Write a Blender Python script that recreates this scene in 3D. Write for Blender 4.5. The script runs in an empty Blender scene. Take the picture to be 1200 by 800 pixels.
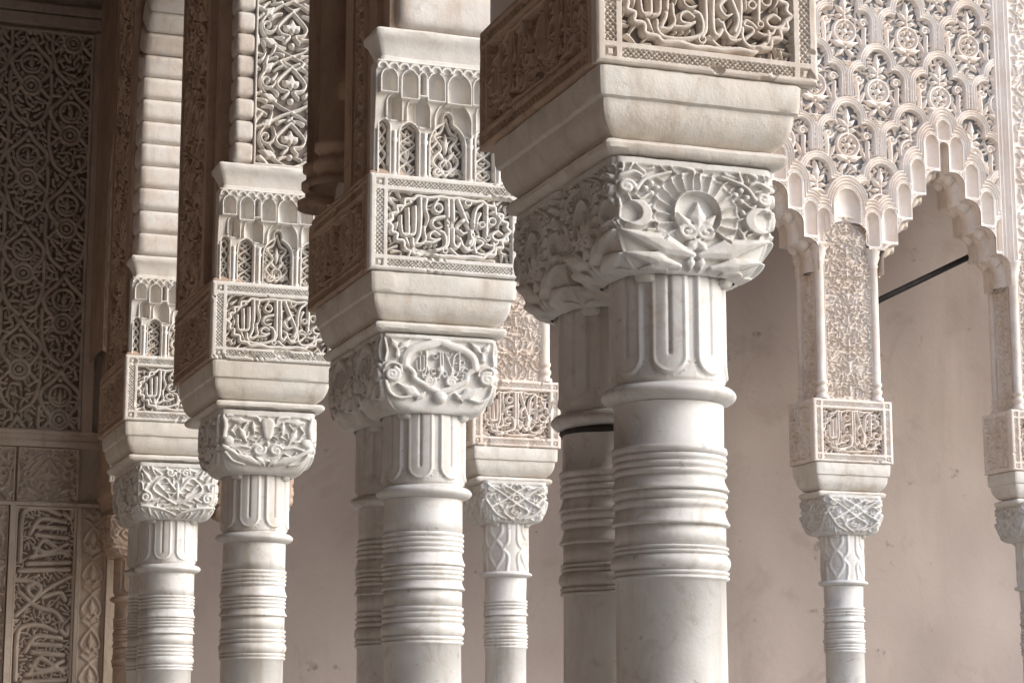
import bpy, math, random
import numpy as np
from mathutils import Vector

random.seed(7)
scene = bpy.context.scene
COL = scene.collection
EYE = 1.55                       # eye height above the paving
ZT = EYE + 1.07                  # top of every impost of the arcades


# ------------------------------------------------------------------ materials
def new_mat(name):
    m = bpy.data.materials.new(name)
    m.use_nodes = True
    nt = m.node_tree
    return m, nt, nt.nodes['Principled BSDF']


def stone(name, base, tint, grime, scale=6.0, streak=0.3, rough=0.75, bump=0.25, speck=0.0, grain=220.0, stain_at=(0.5, 0.72)):
    """Weathered stone or stucco: broad tint patches, vertical rain streaks, grime blots, fine grain."""
    m, nt, bs = new_mat(name)
    N, L = nt.nodes, nt.links
    tc = N.new('ShaderNodeTexCoord')
    oi = N.new('ShaderNodeObjectInfo')
    mul = N.new('ShaderNodeMath'); mul.operation = 'MULTIPLY'; mul.inputs[1].default_value = 37.0
    L.new(oi.outputs['Random'], mul.inputs[0])
    add = N.new('ShaderNodeVectorMath'); add.operation = 'ADD'
    L.new(tc.outputs['Object'], add.inputs[0]); L.new(mul.outputs[0], add.inputs[1])

    def noise(sc, detail, rgh, stretch=None, dist=0.0):
        n = N.new('ShaderNodeTexNoise')
        n.inputs['Scale'].default_value = sc; n.inputs['Detail'].default_value = detail
        n.inputs['Roughness'].default_value = rgh; n.inputs['Distortion'].default_value = dist
        if stretch:
            mp = N.new('ShaderNodeMapping'); mp.inputs['Scale'].default_value = stretch
            L.new(add.outputs[0], mp.inputs['Vector']); L.new(mp.outputs[0], n.inputs['Vector'])
        else:
            L.new(add.outputs[0], n.inputs['Vector'])
        return n.outputs['Fac']

    def ramp(src, a, b):
        r = N.new('ShaderNodeMapRange'); r.interpolation_type = 'SMOOTHSTEP'
        r.inputs['From Min'].default_value = a; r.inputs['From Max'].default_value = b
        L.new(src, r.inputs['Value'])
        return r.outputs['Result']

    def mix(fac, c1, c2, amt=1.0):
        mx = N.new('ShaderNodeMix'); mx.data_type = 'RGBA'
        f = fac
        if amt != 1.0:
            k = N.new('ShaderNodeMath'); k.operation = 'MULTIPLY'; k.inputs[1].default_value = amt
            L.new(fac, k.inputs[0]); f = k.outputs[0]
        L.new(f, mx.inputs['Factor'])
        for s, c in ((mx.inputs['A'], c1), (mx.inputs['B'], c2)):
            if hasattr(c, 'links') or not isinstance(c, tuple):
                L.new(c, s)
            else:
                s.default_value = (*c, 1)
        return mx.outputs['Result']

    c = mix(ramp(noise(scale, 5, 0.6), 0.36, 0.66), base, tint)
    c = mix(ramp(noise(scale * 0.9, 6, 0.65, (3.2, 3.2, 0.35)), 0.5, 0.75), c, grime, streak)
    c = mix(ramp(noise(scale * 2.6, 6, 0.7, None, 1.2), *stain_at), c, grime, streak * 0.8)
    if speck:
        c = mix(ramp(noise(scale * 9, 3, 0.6), 0.66, 0.74), c, tuple(v * 0.35 for v in grime), speck)
    L.new(c, bs.inputs['Base Color'])
    bs.inputs['Roughness'].default_value = rough
    bs.inputs['Specular IOR Level'].default_value = 0.3
    b1 = N.new('ShaderNodeBump'); b1.inputs['Strength'].default_value = bump; b1.inputs['Distance'].default_value = 0.004
    L.new(noise(grain, 5, 0.65), b1.inputs['Height'])
    b2 = N.new('ShaderNodeBump'); b2.inputs['Strength'].default_value = bump; b2.inputs['Distance'].default_value = 0.012
    L.new(noise(grain * 0.13, 5, 0.6), b2.inputs['Height']); L.new(b1.outputs[0], b2.inputs['Normal'])
    L.new(b2.outputs[0], bs.inputs['Normal'])
    return m


M_MARBLE = stone('weathered_marble', (0.68, 0.665, 0.645), (0.58, 0.555, 0.525), (0.42, 0.35, 0.285), 5, 0.7, 0.5, 0.12, 0.4, 160)
M_CAPITAL = stone('carved_marble', (0.66, 0.645, 0.62), (0.58, 0.55, 0.51), (0.40, 0.335, 0.28), 8, 0.5, 0.65, 0.15, 0.15, 200)
M_IMPOST = stone('impost_plaster', (0.68, 0.65, 0.605), (0.61, 0.56, 0.50), (0.42, 0.33, 0.25), 5, 0.5, 0.8, 0.2, 0.25, 200)
M_STUCCO = stone('carved_stucco', (0.74, 0.715, 0.68), (0.68, 0.63, 0.575), (0.46, 0.38, 0.31), 7, 0.35, 0.85, 0.15, 0.1, 260)
M_STUCCO_TAN = stone('tan_stucco', (0.66, 0.60, 0.535), (0.58, 0.50, 0.43), (0.42, 0.33, 0.26), 7, 0.45, 0.85, 0.15, 0.15, 260)
M_STUCCO_BUFF = stone('buff_stucco', (0.76, 0.69, 0.625), (0.70, 0.60, 0.515), (0.48, 0.36, 0.28), 7, 0.45, 0.85, 0.15, 0.1, 260)
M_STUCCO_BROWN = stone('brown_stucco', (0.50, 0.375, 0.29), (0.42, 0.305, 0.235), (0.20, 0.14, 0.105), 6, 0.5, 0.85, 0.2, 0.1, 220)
M_STUCCO_DARK = stone('dark_stucco', (0.58, 0.50, 0.43), (0.50, 0.425, 0.36), (0.24, 0.185, 0.145), 5, 0.5, 0.85, 0.2, 0.1, 200)  # darker tone for the upper end wall
M_WHITE_LACE = stone('lime_white_stucco', (0.84, 0.765, 0.695), (0.78, 0.675, 0.59), (0.58, 0.46, 0.37), 6, 0.35, 0.85, 0.12, 0.05, 240)
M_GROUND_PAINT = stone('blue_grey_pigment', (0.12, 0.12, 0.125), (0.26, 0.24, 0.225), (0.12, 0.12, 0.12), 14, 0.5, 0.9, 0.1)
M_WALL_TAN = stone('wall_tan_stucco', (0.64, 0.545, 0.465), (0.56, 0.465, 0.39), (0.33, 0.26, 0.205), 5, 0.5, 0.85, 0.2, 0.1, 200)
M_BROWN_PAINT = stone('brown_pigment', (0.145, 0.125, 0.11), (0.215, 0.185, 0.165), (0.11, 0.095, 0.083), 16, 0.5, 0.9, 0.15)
M_DARK_GROUND = stone('dark_brown_ground', (0.17, 0.125, 0.098), (0.22, 0.165, 0.13), (0.09, 0.065, 0.05), 16, 0.5, 0.9, 0.15)  # darker ground colour, gives the side and end wall carving more contrast
M_PLASTER = stone('pinkish_plaster', (0.375, 0.312, 0.28), (0.335, 0.275, 0.245), (0.27, 0.215, 0.19), 0.9, 0.55, 0.9, 0.25, 0.55, 45, (0.53, 0.68))
M_VOUSSOIR = stone('arch_stone', (0.70, 0.665, 0.63), (0.62, 0.55, 0.49), (0.42, 0.33, 0.26), 8, 0.45, 0.8, 0.2, 0.2, 150)
M_IRON = stone('dark_iron', (0.018, 0.016, 0.015), (0.03, 0.024, 0.02), (0.05, 0.03, 0.02), 20, 0.3, 0.6, 0.1)
M_PAVING = stone('stone_paving', (0.33, 0.32, 0.305), (0.28, 0.265, 0.245), (0.28, 0.24, 0.2), 0.9, 0.4, 0.7, 0.15, 0.1, 30)
M_WOOD = stone('dark_cedar', (0.10, 0.06, 0.04), (0.07, 0.042, 0.028), (0.05, 0.03, 0.02), 4, 0.5, 0.7, 0.2)


# ------------------------------------------------------------------ object helpers
def wloc(o):
    v = Vector((0, 0, 0))
    while o:
        v += o.location
        o = o.parent
    return v


def thing(name, loc, label, cat, group=None, kind=None):
    o = bpy.data.objects.new(name, None)
    o.empty_display_size = 0.1
    COL.objects.link(o)
    o.location = loc
    o['label'] = label; o['category'] = cat
    if group: o['group'] = group
    o['kind'] = kind or 'thing'
    return o


def obj(name, verts, faces, mat, parent=None, smooth=True):
    """One mesh object; verts are world coordinates, re-based on the parent."""
    verts = np.asarray(verts, dtype=np.float64).reshape(-1, 3)
    if parent is not None:
        verts = verts - np.array(wloc(parent))
    me = bpy.data.meshes.new(name)
    if isinstance(faces, np.ndarray):
        nf, k = faces.shape
        me.vertices.add(len(verts)); me.vertices.foreach_set('co', verts.ravel())
        me.loops.add(nf * k); me.loops.foreach_set('vertex_index', faces.ravel().astype(np.int32))
        me.polygons.add(nf)
        me.polygons.foreach_set('loop_start', np.arange(0, nf * k, k, dtype=np.int32))
        me.update(calc_edges=True)
    else:
        me.from_pydata([tuple(v) for v in verts], [], [tuple(f) for f in faces])
    me.validate()
    if smooth:
        me.polygons.foreach_set('use_smooth', np.ones(len(me.polygons), dtype=bool))
    me.materials.append(mat)
    o = bpy.data.objects.new(name, me)
    COL.objects.link(o)
    if parent is not None:
        o.parent = parent
    return o


def copy_tree(o, parent=None):
    c = o.copy()
    COL.objects.link(c)
    c.parent = parent
    for ch in [x for x in COL.objects if x.parent is o]:
        copy_tree(ch, c)
    return c


def wobble(P, amp, freq, seed=0):
    """Smooth pseudo-noise displacement, one scalar per point."""
    rs = np.random.RandomState(seed)
    out = np.zeros(len(P))
    for k in range(9):
        d = rs.normal(size=3) * freq * (1.0 + 0.5 * k)
        out += np.sin(P @ d + rs.uniform(0, 6.28)) / (1 + 0.5 * k)
    return out * amp / 2.5


def box(x0, x1, y0, y1, z0, z1):
    v = [(x, y, z) for x in (x0, x1) for y in (y0, y1) for z in (z0, z1)]
    f = [(0, 1, 3, 2), (4, 6, 7, 5), (0, 4, 5, 1), (2, 3, 7, 6), (0, 2, 6, 4), (1, 5, 7, 3)]
    return v, f


def join(*parts):
    V, F, n = [], [], 0
    for v, f in parts:
        V += [tuple(p) for p in v]
        F += [tuple(int(i) + n for i in q) for q in f]
        n += len(v)
    return V, F


def lathe(cx, cy, prof, n=64, amp=0.0, seed=0):
    """prof: (radius, z) from the top down; surface of revolution with a hand-cut wobble."""
    prof = np.array(prof)
    a = np.linspace(0, 2 * np.pi, n, endpoint=False)
    R, A = np.meshgrid(prof[:, 0], a, indexing='ij')
    Zs = np.repeat(prof[:, 1][:, None], n, 1)
    P = np.stack([np.cos(A) * R, np.sin(A) * R, Zs], -1).reshape(-1, 3)
    if amp:
        w = wobble(P, amp, 14, seed)
        rr = np.maximum(np.hypot(P[:, 0], P[:, 1]), 1e-6)
        P[:, 0] += P[:, 0] / rr * w; P[:, 1] += P[:, 1] / rr * w
    P[:, 0] += cx; P[:, 1] += cy
    m = len(prof)
    i = np.arange(m - 1)[:, None]; j = np.arange(n)[None, :]
    j2 = (j + 1) % n
    F = np.stack([i * n + j, (i + 1) * n + j, (i + 1) * n + j2, i * n + j2], -1).reshape(-1, 4)
    return P, F


def loft_rect(x0, x1, y0, y1, prof, seg=26, amp=0.0012, seed=0, rnd=0.004):
    """prof: (z, inset) from the top down; a moulded rectangular block with worn edges."""
    rows = []
    m = 4 * seg
    for z, e in prof:
        a0, a1, b0, b1 = x0 + e, x1 - e, y0 + e, y1 - e
        t = np.linspace(0, 1, seg, endpoint=False)
        t = 0.5 - 0.5 * np.cos(np.pi * t) * 1.0
        pts = [np.stack([a0 + (a1 - a0) * t, np.full(seg, b0)], 1), np.stack([np.full(seg, a1), b0 + (b1 - b0) * t], 1),
               np.stack([a1 - (a1 - a0) * t, np.full(seg, b1)], 1), np.stack([np.full(seg, a0), b1 - (b1 - b0) * t], 1)]
        q = np.concatenate(pts)
        c = np.array([[a0, b0], [a1, b0], [a1, b1], [a0, b1]])
        s = np.array([[1, 1], [-1, 1], [-1, -1], [1, -1]])
        for k in range(4):          # worn arris
            d = np.linalg.norm(q - c[k], axis=1)
            q += np.exp(-(d / (rnd * 1.2))[:, None] ** 2) * s[k] * rnd * 0.6
        rows.append(np.concatenate([q, np.full((m, 1), z)], 1))
    P = np.concatenate(rows)
    w = wobble(P, amp, 30, seed) + wobble(P, amp * 0.8, 90, seed + 5)
    cx, cy = (x0 + x1) / 2, (y0 + y1) / 2
    dx = (P[:, 0] - cx) / (x1 - x0); dy = (P[:, 1] - cy) / (y1 - y0)
    onx = np.abs(dx) > np.abs(dy)
    P[:, 0] += np.where(onx, np.sign(dx) * w, 0); P[:, 1] += np.where(onx, 0, np.sign(dy) * w)
    P[:, 2] += wobble(P, amp * 0.8, 40, seed + 9)
    n = len(prof)
    F = []
    for i in range(n - 1):
        for j in range(m):
            j2 = (j + 1) % m
            F.append((i * m + j, (i + 1) * m + j, (i + 1) * m + j2, i * m + j2))
    F.append(tuple(range(m)))
    F.append(tuple((n - 1) * m + j for j in reversed(range(m))))
    return P, F


# ------------------------------------------------------------------ carving in relief
class Field:
    """A 2-D distance field in metres in which ornament is drawn with tapering strokes."""

    def __init__(self, xs, zs):
        self.xs, self.zs = xs, zs
        self.X, self.Z = np.meshgrid(xs, zs)
        self.S = np.full(self.X.shape, 0.1)
        self.pad = 0.03

    def win(self, x0, x1, z0, z1):
        i0, i1 = np.searchsorted(self.xs, (x0, x1)); j0, j1 = np.searchsorted(self.zs, (z0, z1))
        return slice(j0, j1), slice(i0, i1)

    def seg(self, p, q, r0, r1):
        pad = self.pad + max(r0, r1)
        w = self.win(min(p[0], q[0]) - pad, max(p[0], q[0]) + pad, min(p[1], q[1]) - pad, max(p[1], q[1]) + pad)
        X, Z = self.X[w], self.Z[w]
        if X.size == 0: return
        dx, dz = q[0] - p[0], q[1] - p[1]
        L2 = dx * dx + dz * dz + 1e-12
        t = np.clip(((X - p[0]) * dx + (Z - p[1]) * dz) / L2, 0, 1)
        d = np.hypot(X - p[0] - t * dx, Z - p[1] - t * dz) - (r0 + (r1 - r0) * t)
        self.S[w] = np.minimum(self.S[w], d)

    def line(self, pts, r, r1=None, smooth=True, closed=False):
        p = np.array(pts, float)
        if smooth and len(p) > 2:
            n = 5
            if closed:
                ext = np.concatenate([p[-1:], p, p[:2]])
            else:
                ext = np.concatenate([2 * p[:1] - p[1:2], p, 2 * p[-1:] - p[-2:-1]])
            out = []
            for k in range(len(ext) - 3):
                a, b, c, d = ext[k:k + 4]
                for t in np.linspace(0, 1, n, endpoint=False):
                    out.append(0.5 * (2 * b + (c - a) * t + (2 * a - 5 * b + 4 * c - d) * t * t + (3 * b - a - 3 * c + d) * t ** 3))
            out.append(ext[-2])
            p = np.array(out)
        elif closed:
            p = np.concatenate([p, p[:1]])
        if r1 is None: r1 = r
        m = len(p) - 1
        for k in range(m):
            self.seg(p[k], p[k + 1], r + (r1 - r) * k / m, r + (r1 - r) * (k + 1) / m)

    def ring(self, c, R, r):
        w = self.win(c[0] - R - r - self.pad, c[0] + R + r + self.pad, c[1] - R - r - self.pad, c[1] + R + r + self.pad)
        self.S[w] = np.minimum(self.S[w], np.abs(np.hypot(self.X[w] - c[0], self.Z[w] - c[1]) - R) - r)

    def disc(self, c, R):
        self.seg(c, c, R, R)

    def spiral(self, c, R, r, a0, turns, sgn=1, r1=None):
        n = max(8, int(14 * turns))
        t = np.linspace(0, 1, n)
        a = a0 + sgn * t * turns * 2 * np.pi
        rad = R * (1 - 0.85 * t)
        self.line(np.stack([c[0] + np.cos(a) * rad, c[1] + np.sin(a) * rad], 1), r, r if r1 is None else r1, smooth=False)

    def leaf(self, p, q, w):
        """A pointed leaf from p to q, w its half width."""
        p, q = np.array(p, float), np.array(q, float)
        m = p * 0.6 + q * 0.4
        self.seg(p, m, w * 0.35, w); self.seg(m, q, w, w * 0.1)

    def at(self, x, z):
        i = min(max(np.searchsorted(self.xs, x), 0), len(self.xs) - 1)
        j = min(max(np.searchsorted(self.zs, z), 0), len(self.zs) - 1)
        return self.S[j, i]

    def fill(self, size, x0, x1, z0, z1, rng, mirror=None, gap=0.16, tries=None, inside=None, fat=1.0):
        """Pack the free ground with curling leaves and buds."""
        tries = tries or int((x1 - x0) * (z1 - z0) / size ** 2 * 22)
        for _ in range(tries):
            x, z = rng.uniform(x0, x1), rng.uniform(z0, z1)
            if mirror is not None and x > mirror: continue
            if inside is not None and not inside(x, z): continue
            s = min(self.at(x, z), x - x0 + size * .3, x1 - x + size * .3)
            if s < size * 0.30: continue
            L = min(size, 1.9 * s)
            a = rng.uniform(0, 6.28); cv = rng.choice((-1, 1)) * rng.uniform(0.9, 2.2)
            g = L * (0.5 - gap)
            pts = []
            for t in np.linspace(-0.5, 0.5, 6):
                b = a + cv * t
                pts.append((x + math.sin(b) * g * 0.5 * (1 if cv > 0 else -1) + math.cos(a) * t * L * 0.9, z - math.cos(b) * g * 0.5 * (1 if cv > 0 else -1) + math.sin(a) * t * L * 0.9))
            r0, r1 = L * 0.20 * fat, L * 0.075 * fat ** 2
            for mx in ((False, True) if mirror is not None else (False,)):
                pp = [(2 * mirror - p[0], p[1]) for p in pts] if mx else pts
                self.line(pp, r0, r1, smooth=False)

    def height(self, h, soft, dome=0.25, r=0.006):
        """Relief of height h over the strokes, edges about soft wide, tops slightly domed."""
        t = np.clip(0.5 - self.S / (2 * soft), 0, 1)
        t = t * t * (3 - 2 * t)
        return h * t * (1 - dome + dome * np.clip(-self.S / r, 0, 1))


def relief(name, mat, parent, O, X, Z, W, H, fn, res, back=0.02, mask=None):
    """A carved slab: fn(field) gives the height of its face over a W x H grid seen from outside; O is its lower left corner."""
    nx, nz = int(math.ceil(W / res)) + 1, int(math.ceil(H / res)) + 1
    xs, zs = np.linspace(0, W, nx), np.linspace(0, H, nz)
    F = Field(xs, zs)
    h = fn(F)
    O, X, Z = np.array(O, float), np.array(X, float), np.array(Z, float)
    N = np.cross(X, Z)
    P = O + F.X[..., None] * X + F.Z[..., None] * Z + h[..., None] * N
    V = P.reshape(-1, 3)
    idx = np.arange(nx * nz).reshape(nz, nx)
    Q = np.stack([idx[:-1, :-1], idx[:-1, 1:], idx[1:, 1:], idx[1:, :-1]], -1)
    if mask is not None:
        mk = mask(F)
        keep = mk[:-1, :-1] & mk[:-1, 1:] & mk[1:, 1:] & mk[1:, :-1]
        return obj(name, V, Q[keep], mat, parent)
    Q = Q.reshape(-1, 4)
    ring = np.concatenate([idx[0, :-1], idx[:-1, -1], idx[-1, :0:-1], idx[:0:-1, 0]])
    B = (O + F.X[..., None] * X + F.Z[..., None] * Z - back * N).reshape(-1, 3)[ring]
    n0 = len(V); m = len(ring)
    k = np.arange(m); k2 = (k + 1) % m
    S = np.stack([ring[k], n0 + k, n0 + k2, ring[k2]], -1)
    return obj(name, np.concatenate([V, B]), np.concatenate([Q, S]), mat, parent)


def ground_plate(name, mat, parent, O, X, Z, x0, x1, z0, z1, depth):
    """The painted ground at the bottom of a carved slab; its dark colour also shades the recesses."""
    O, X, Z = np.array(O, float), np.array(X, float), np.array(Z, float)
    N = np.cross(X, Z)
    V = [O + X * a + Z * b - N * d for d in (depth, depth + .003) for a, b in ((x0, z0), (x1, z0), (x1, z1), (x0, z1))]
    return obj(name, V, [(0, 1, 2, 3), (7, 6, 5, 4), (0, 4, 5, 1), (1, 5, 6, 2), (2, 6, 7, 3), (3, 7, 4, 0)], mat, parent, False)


# the motto of the friezes, drawn pen stroke by pen stroke (sheet coordinates 945 x 465, y down)
SCRIPT = [
    ([(1040, 488), (1003, 468), (965, 495), (985, 532), (1045, 532), (1078, 492)], 12), ([(1010, 538), (1000, 566), (955, 578), (915, 566)], 10),
    ([(975, 560), (970, 612), (920, 642), (860, 640), (826, 600), (828, 545)], 12),
    ([(905, 250), (922, 270), (922, 400), (920, 500)], 13), ([(905, 540), (880, 515), (848, 503), (838, 528), (880, 542), (888, 565), (845, 600)], 10),
    ([(700, 225), (745, 335), (788, 440), (805, 505), (785, 560)], 13), ([(888, 255), (845, 290), (825, 360), (820, 450), (812, 545), (780, 598), (738, 575), (716, 520)], 12),
    ([(660, 220), (664, 400), (664, 550), (690, 588), (712, 560)], 13), ([(690, 500), (718, 530), (735, 570), (765, 612), (815, 606)], 9),
    ([(622, 212), (624, 400), (622, 550), (600, 596)], 13),
    ([(560, 462), (592, 480), (606, 540), (588, 590), (500, 612), (400, 606), (356, 570), (352, 520)], 12),
    ([(556, 492), (520, 466), (484, 482), (490, 520), (548, 530)], 10), ([(560, 520), (510, 545), (450, 545)], 10),
    ([(438, 430), (442, 480), (450, 522), (420, 558), (372, 556)], 11),
    ([(410, 208), (412, 350), (404, 480), (380, 540)], 13), ([(370, 275), (371, 400), (364, 478), (330, 490)], 12),
    ([(315, 290), (319, 400), (318, 478), (288, 490)], 12), ([(262, 345), (263, 420), (275, 478), (310, 482)], 11),
]
SCRIPT_RINGS = [(930, 520, 17, 9), (545, 285, 34, 11), (775, 245, 25, 10), (965, 390, 28, 10), (600, 612, 20, 9), (885, 415, 22, 9)]
SCRIPT_DOTS = [(455, 580, 9), (492, 578, 9), (530, 570, 9), (330, 235, 12), (968, 318, 12)]
SCRIPT_VINES = [([(455, 220), (448, 290), (470, 360), (452, 430)], 12), ([(590, 350), (520, 365), (500, 410), (530, 440), (575, 430)], 12),
                ([(545, 220), (520, 250)], 10), ([(740, 380), (700, 430), (735, 480), (770, 470)], 14), ([(640, 600), (700, 650), (760, 650)], 12),
                ([(870, 330), (850, 380), (850, 440)], 12), ([(1000, 330), (1030, 380), (1010, 430)], 11), ([(300, 520), (330, 580)], 12), ([(230, 400), (225, 450)], 10),
                ([(960, 620), (1000, 590), (1040, 580)], 9), ([(260, 300), (290, 260), (350, 240)], 9)]


def draw_script(F, x0, x1, z0, z1, k=1.0, vines=True):
    """Write the motto into the rectangle; k thickens the pen."""
    def m(p):
        s = (p[0] - 165) / 945.0
        t = (p[1] - (162 + 0.085 * (p[0] - 165))) / 460.0
        return (x0 + s * (x1 - x0), z1 - t * (z1 - z0))
    u = (z1 - z0) / 460.0 * 0.95 * k
    for pts, r in SCRIPT:
        F.line([m(p) for p in pts], r * u)
    for x, y, R, r in SCRIPT_RINGS:
        F.ring(m((x, y)), R * u / k, r * u * .9)
    for x, y, r in SCRIPT_DOTS:
        F.disc(m((x, y)), r * u)
    if vines:
        for pts, r in SCRIPT_VINES:
            F.line([m(p) for p in pts], r * u * 1.1, r * u * 0.5)
    return m


def cartouche(F, x0, x1, z0, z1, r):
    """The lobed frame round the motto."""
    q = [(0.0, .5), (.035, .44), (.03, .36), (.075, .33), (.07, .24), (.125, .22), (.135, .12), (.2, .10), (.235, .045), (.32, .06), (.42, .03), (.5, .04)]
    top = q + [(1 - a, b) for a, b in reversed(q[:-1])]
    for flip in (False, True):
        F.line([(x0 + a * (x1 - x0), (z0 + b * (z1 - z0)) if flip else (z1 - b * (z1 - z0))) for a, b in top], r)


def braid(X, Z, x0, x1, z0, z1, along_x):
    """Chain braid in a narrow border; 0..1."""
    a, b, lo, hi = (X, Z, z0, z1) if along_x else (Z, X, x0, x1)
    mid, half = (lo + hi) / 2, (hi - lo) / 2
    lam = half * 2.2
    h = np.zeros_like(X)
    inside = (X > x0) & (X < x1) & (Z > z0) & (Z < z1)
    for ph, lift in ((0, 1.0), (np.pi, 0.9)):
        for sl in (1, -1):
            d = np.abs(((a * 1.0 + sl * (b - mid) * 1.05 + ph / (2 * np.pi) * lam) / lam) % 1 - 0.5) * lam
            h = np.maximum(h, lift * (1 if sl > 0 else .8) * np.clip(1.35 - d / (half * 0.34), 0, 1))
    return np.where(inside, h, 0), inside


def inscription_fn(W, H, depth=0.012, seed=1, soft=0.0012, fill=0.02, k=1.12, reps=1):
    def fn(F):
        X, Z = F.X, F.Z
        fx = min(W * .035, .016)
        bx0, bx1 = fx, fx + .020
        ix0, ix1 = bx1 + .011, W - bx1 - .011
        bz = .017
        iz0, iz1 = .010 + bz + .010, H - .012 - bz - .010
        rng = random.Random(seed)
        h = np.zeros_like(X)
        zb = [(.010, .010 + bz), (H - .012 - bz, H - .012)]
        rects = [(bx0, bx1, iz0, iz1, False), (W - bx1, W - bx0, iz0, iz1, False)] + [(ix0, ix1, a, b, True) for a, b in zb]
        for x0, x1, z0, z1, al in rects:
            b, ins = braid(X, Z, x0, x1, z0, z1, al)
            h = np.where(ins, -0.009 + 0.0085 * b, h)
        for a, b in zb:
            for x0, x1 in ((bx0, bx1), (W - bx1, W - bx0)):
                ins = (X > x0) & (X < x1) & (Z > a) & (Z < b)
                c = np.maximum(np.abs(X - (x0 + x1) / 2), np.abs(Z - (a + b) / 2))
                h = np.where(ins, -0.008 + 0.007 * (c < .0048), h)
        ins = (X > ix0) & (X < ix1) & (Z > iz0) & (Z < iz1)
        m = .004
        cartouche(F, ix0 + .001, ix1 - .001, iz0 + m * .6, iz1 - m * .6, .0042 * k)
        for q in range(reps):
            wq = (ix1 - ix0 - .004) / reps
            draw_script(F, ix0 + .002 + q * wq, ix0 + .002 + (q + 1) * wq, iz0 + .006, iz1 - .006, k / (1 + .15 * (reps - 1)))
        top = F.height(depth * .97, soft, .1, .004)
        F.fill(fill, ix0, ix1, iz0, iz1, rng, gap=.1, tries=int((ix1 - ix0) * (iz1 - iz0) / fill ** 2 * 9))
        low = F.height(depth * .66, soft, .3, .005)
        h = np.where(ins, -depth + np.maximum(top, low), h)
        er = wobble(np.stack([X.ravel(), Z.ravel(), np.full(X.size, seed * 1.7)], 1), 1.0, 45, seed + 3).reshape(X.shape)
        h = h - depth * .55 * np.clip((er - .62) * 3, 0, 1) * np.clip((h + depth) / depth, 0, 1)
        h += 0.0006 * np.sin(X * 61 + 2 * np.sin(Z * 47)) * np.sin(Z * 53 + 1)
        e = np.minimum(np.minimum(X, W - X), np.minimum(Z, H - Z))
        return h - .003 * np.exp(-(e / .003) ** 2)
    return fn


def scroll_fn(W, H, period, depth=0.010, seed=3, edge=0.008, size=0.03, soft=0.0014, style=0, top_arch=0.0):
    """A panel of mirrored leaf scrolls: crossing stems form ogees, a palmette in each, leaves in the ground."""
    def fn(F):
        X, Z = F.X, F.Z
        rng = random.Random(seed)
        cx = W / 2
        A = W / 2 - edge
        n = max(1, int(round(H / period)))
        P = H / n
        r = size * 0.11
        if style < 2:
            t = np.linspace(0, H, 14 * n + 1)
            for s in (1, -1):
                F.line(np.stack([cx + s * A * .92 * np.abs(np.sin(np.pi * t / P)) ** .8, t], 1), r, smooth=False)
        for k in range(n):
            c = (k + .5) * P
            if style == 1:       # ogee drop with a finial, strong side leaves
                q = A * .42
                for s in (1, -1):
                    F.line([(cx, c + P * .30), (cx + s * q * .5, c + P * .18), (cx + s * q, c + P * .02), (cx + s * q * .8, c - P * .1), (cx + s * q * .2, c - P * .14), (cx + s * q * .5, c - P * .24)], r * 1.3)
                    F.leaf((cx + s * q * .2, c - P * .02), (cx + s * q * .55, c + P * .06), r * 2.6)
                    F.leaf((cx + s * A * .45, c - P * .32), (cx + s * A * .9, c - P * .22), r * 3.4)
                    F.leaf((cx + s * A * .8, c + P * .20), (cx + s * A * .55, c + P * .36), r * 3.2)
                    F.spiral((cx + s * A * .72, c + P * .02), A * .24, r * 1.2, 0, 1.1, s)
                F.leaf((cx, c - P * .06), (cx, c + P * .17), r * 3.4)
                F.disc((cx, c - P * .3), r * 2.2)
            elif style == 3:
                F.leaf((cx, c - P * .3), (cx, c + P * .3), r * 3.0)
                F.ring((cx, c), A * .3, r)
            elif style == 0:
                F.leaf((cx, c - P * .18), (cx, c + P * .22), r * 3.2)
                F.ring((cx, c + P * .02), A * .34, r)
                for s in (1, -1):
                    F.leaf((cx + s * A * .1, c - P * .2), (cx + s * A * .5, c - P * .04), r * 2)
                    F.leaf((cx + s * A * .12, c + P * .3), (cx + s * A * .45, c + P * .24), r * 2)
        F.fill(size, edge * .6, W - edge * .6, edge * .6, H - edge * .6, rng, mirror=cx if style != 2 else None, gap=.1, fat=1.35 if style >= 2 else 1.25)
        h = -depth + F.height(depth, soft, .3, size * .12)
        e = np.minimum(np.minimum(X, W - X), np.minimum(Z, H - Z))
        fr = e < edge * .75
        if top_arch:
            zc = H - top_arch
            out = (Z > zc) & (np.hypot((X - cx) / (W / 2 - edge), (Z - zc) / (top_arch - edge)) > 1)
            fr = fr | out
        h = np.where(fr, 0, h)
        return h - .002 * np.exp(-(e / .002) ** 2)
    return fn


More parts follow.
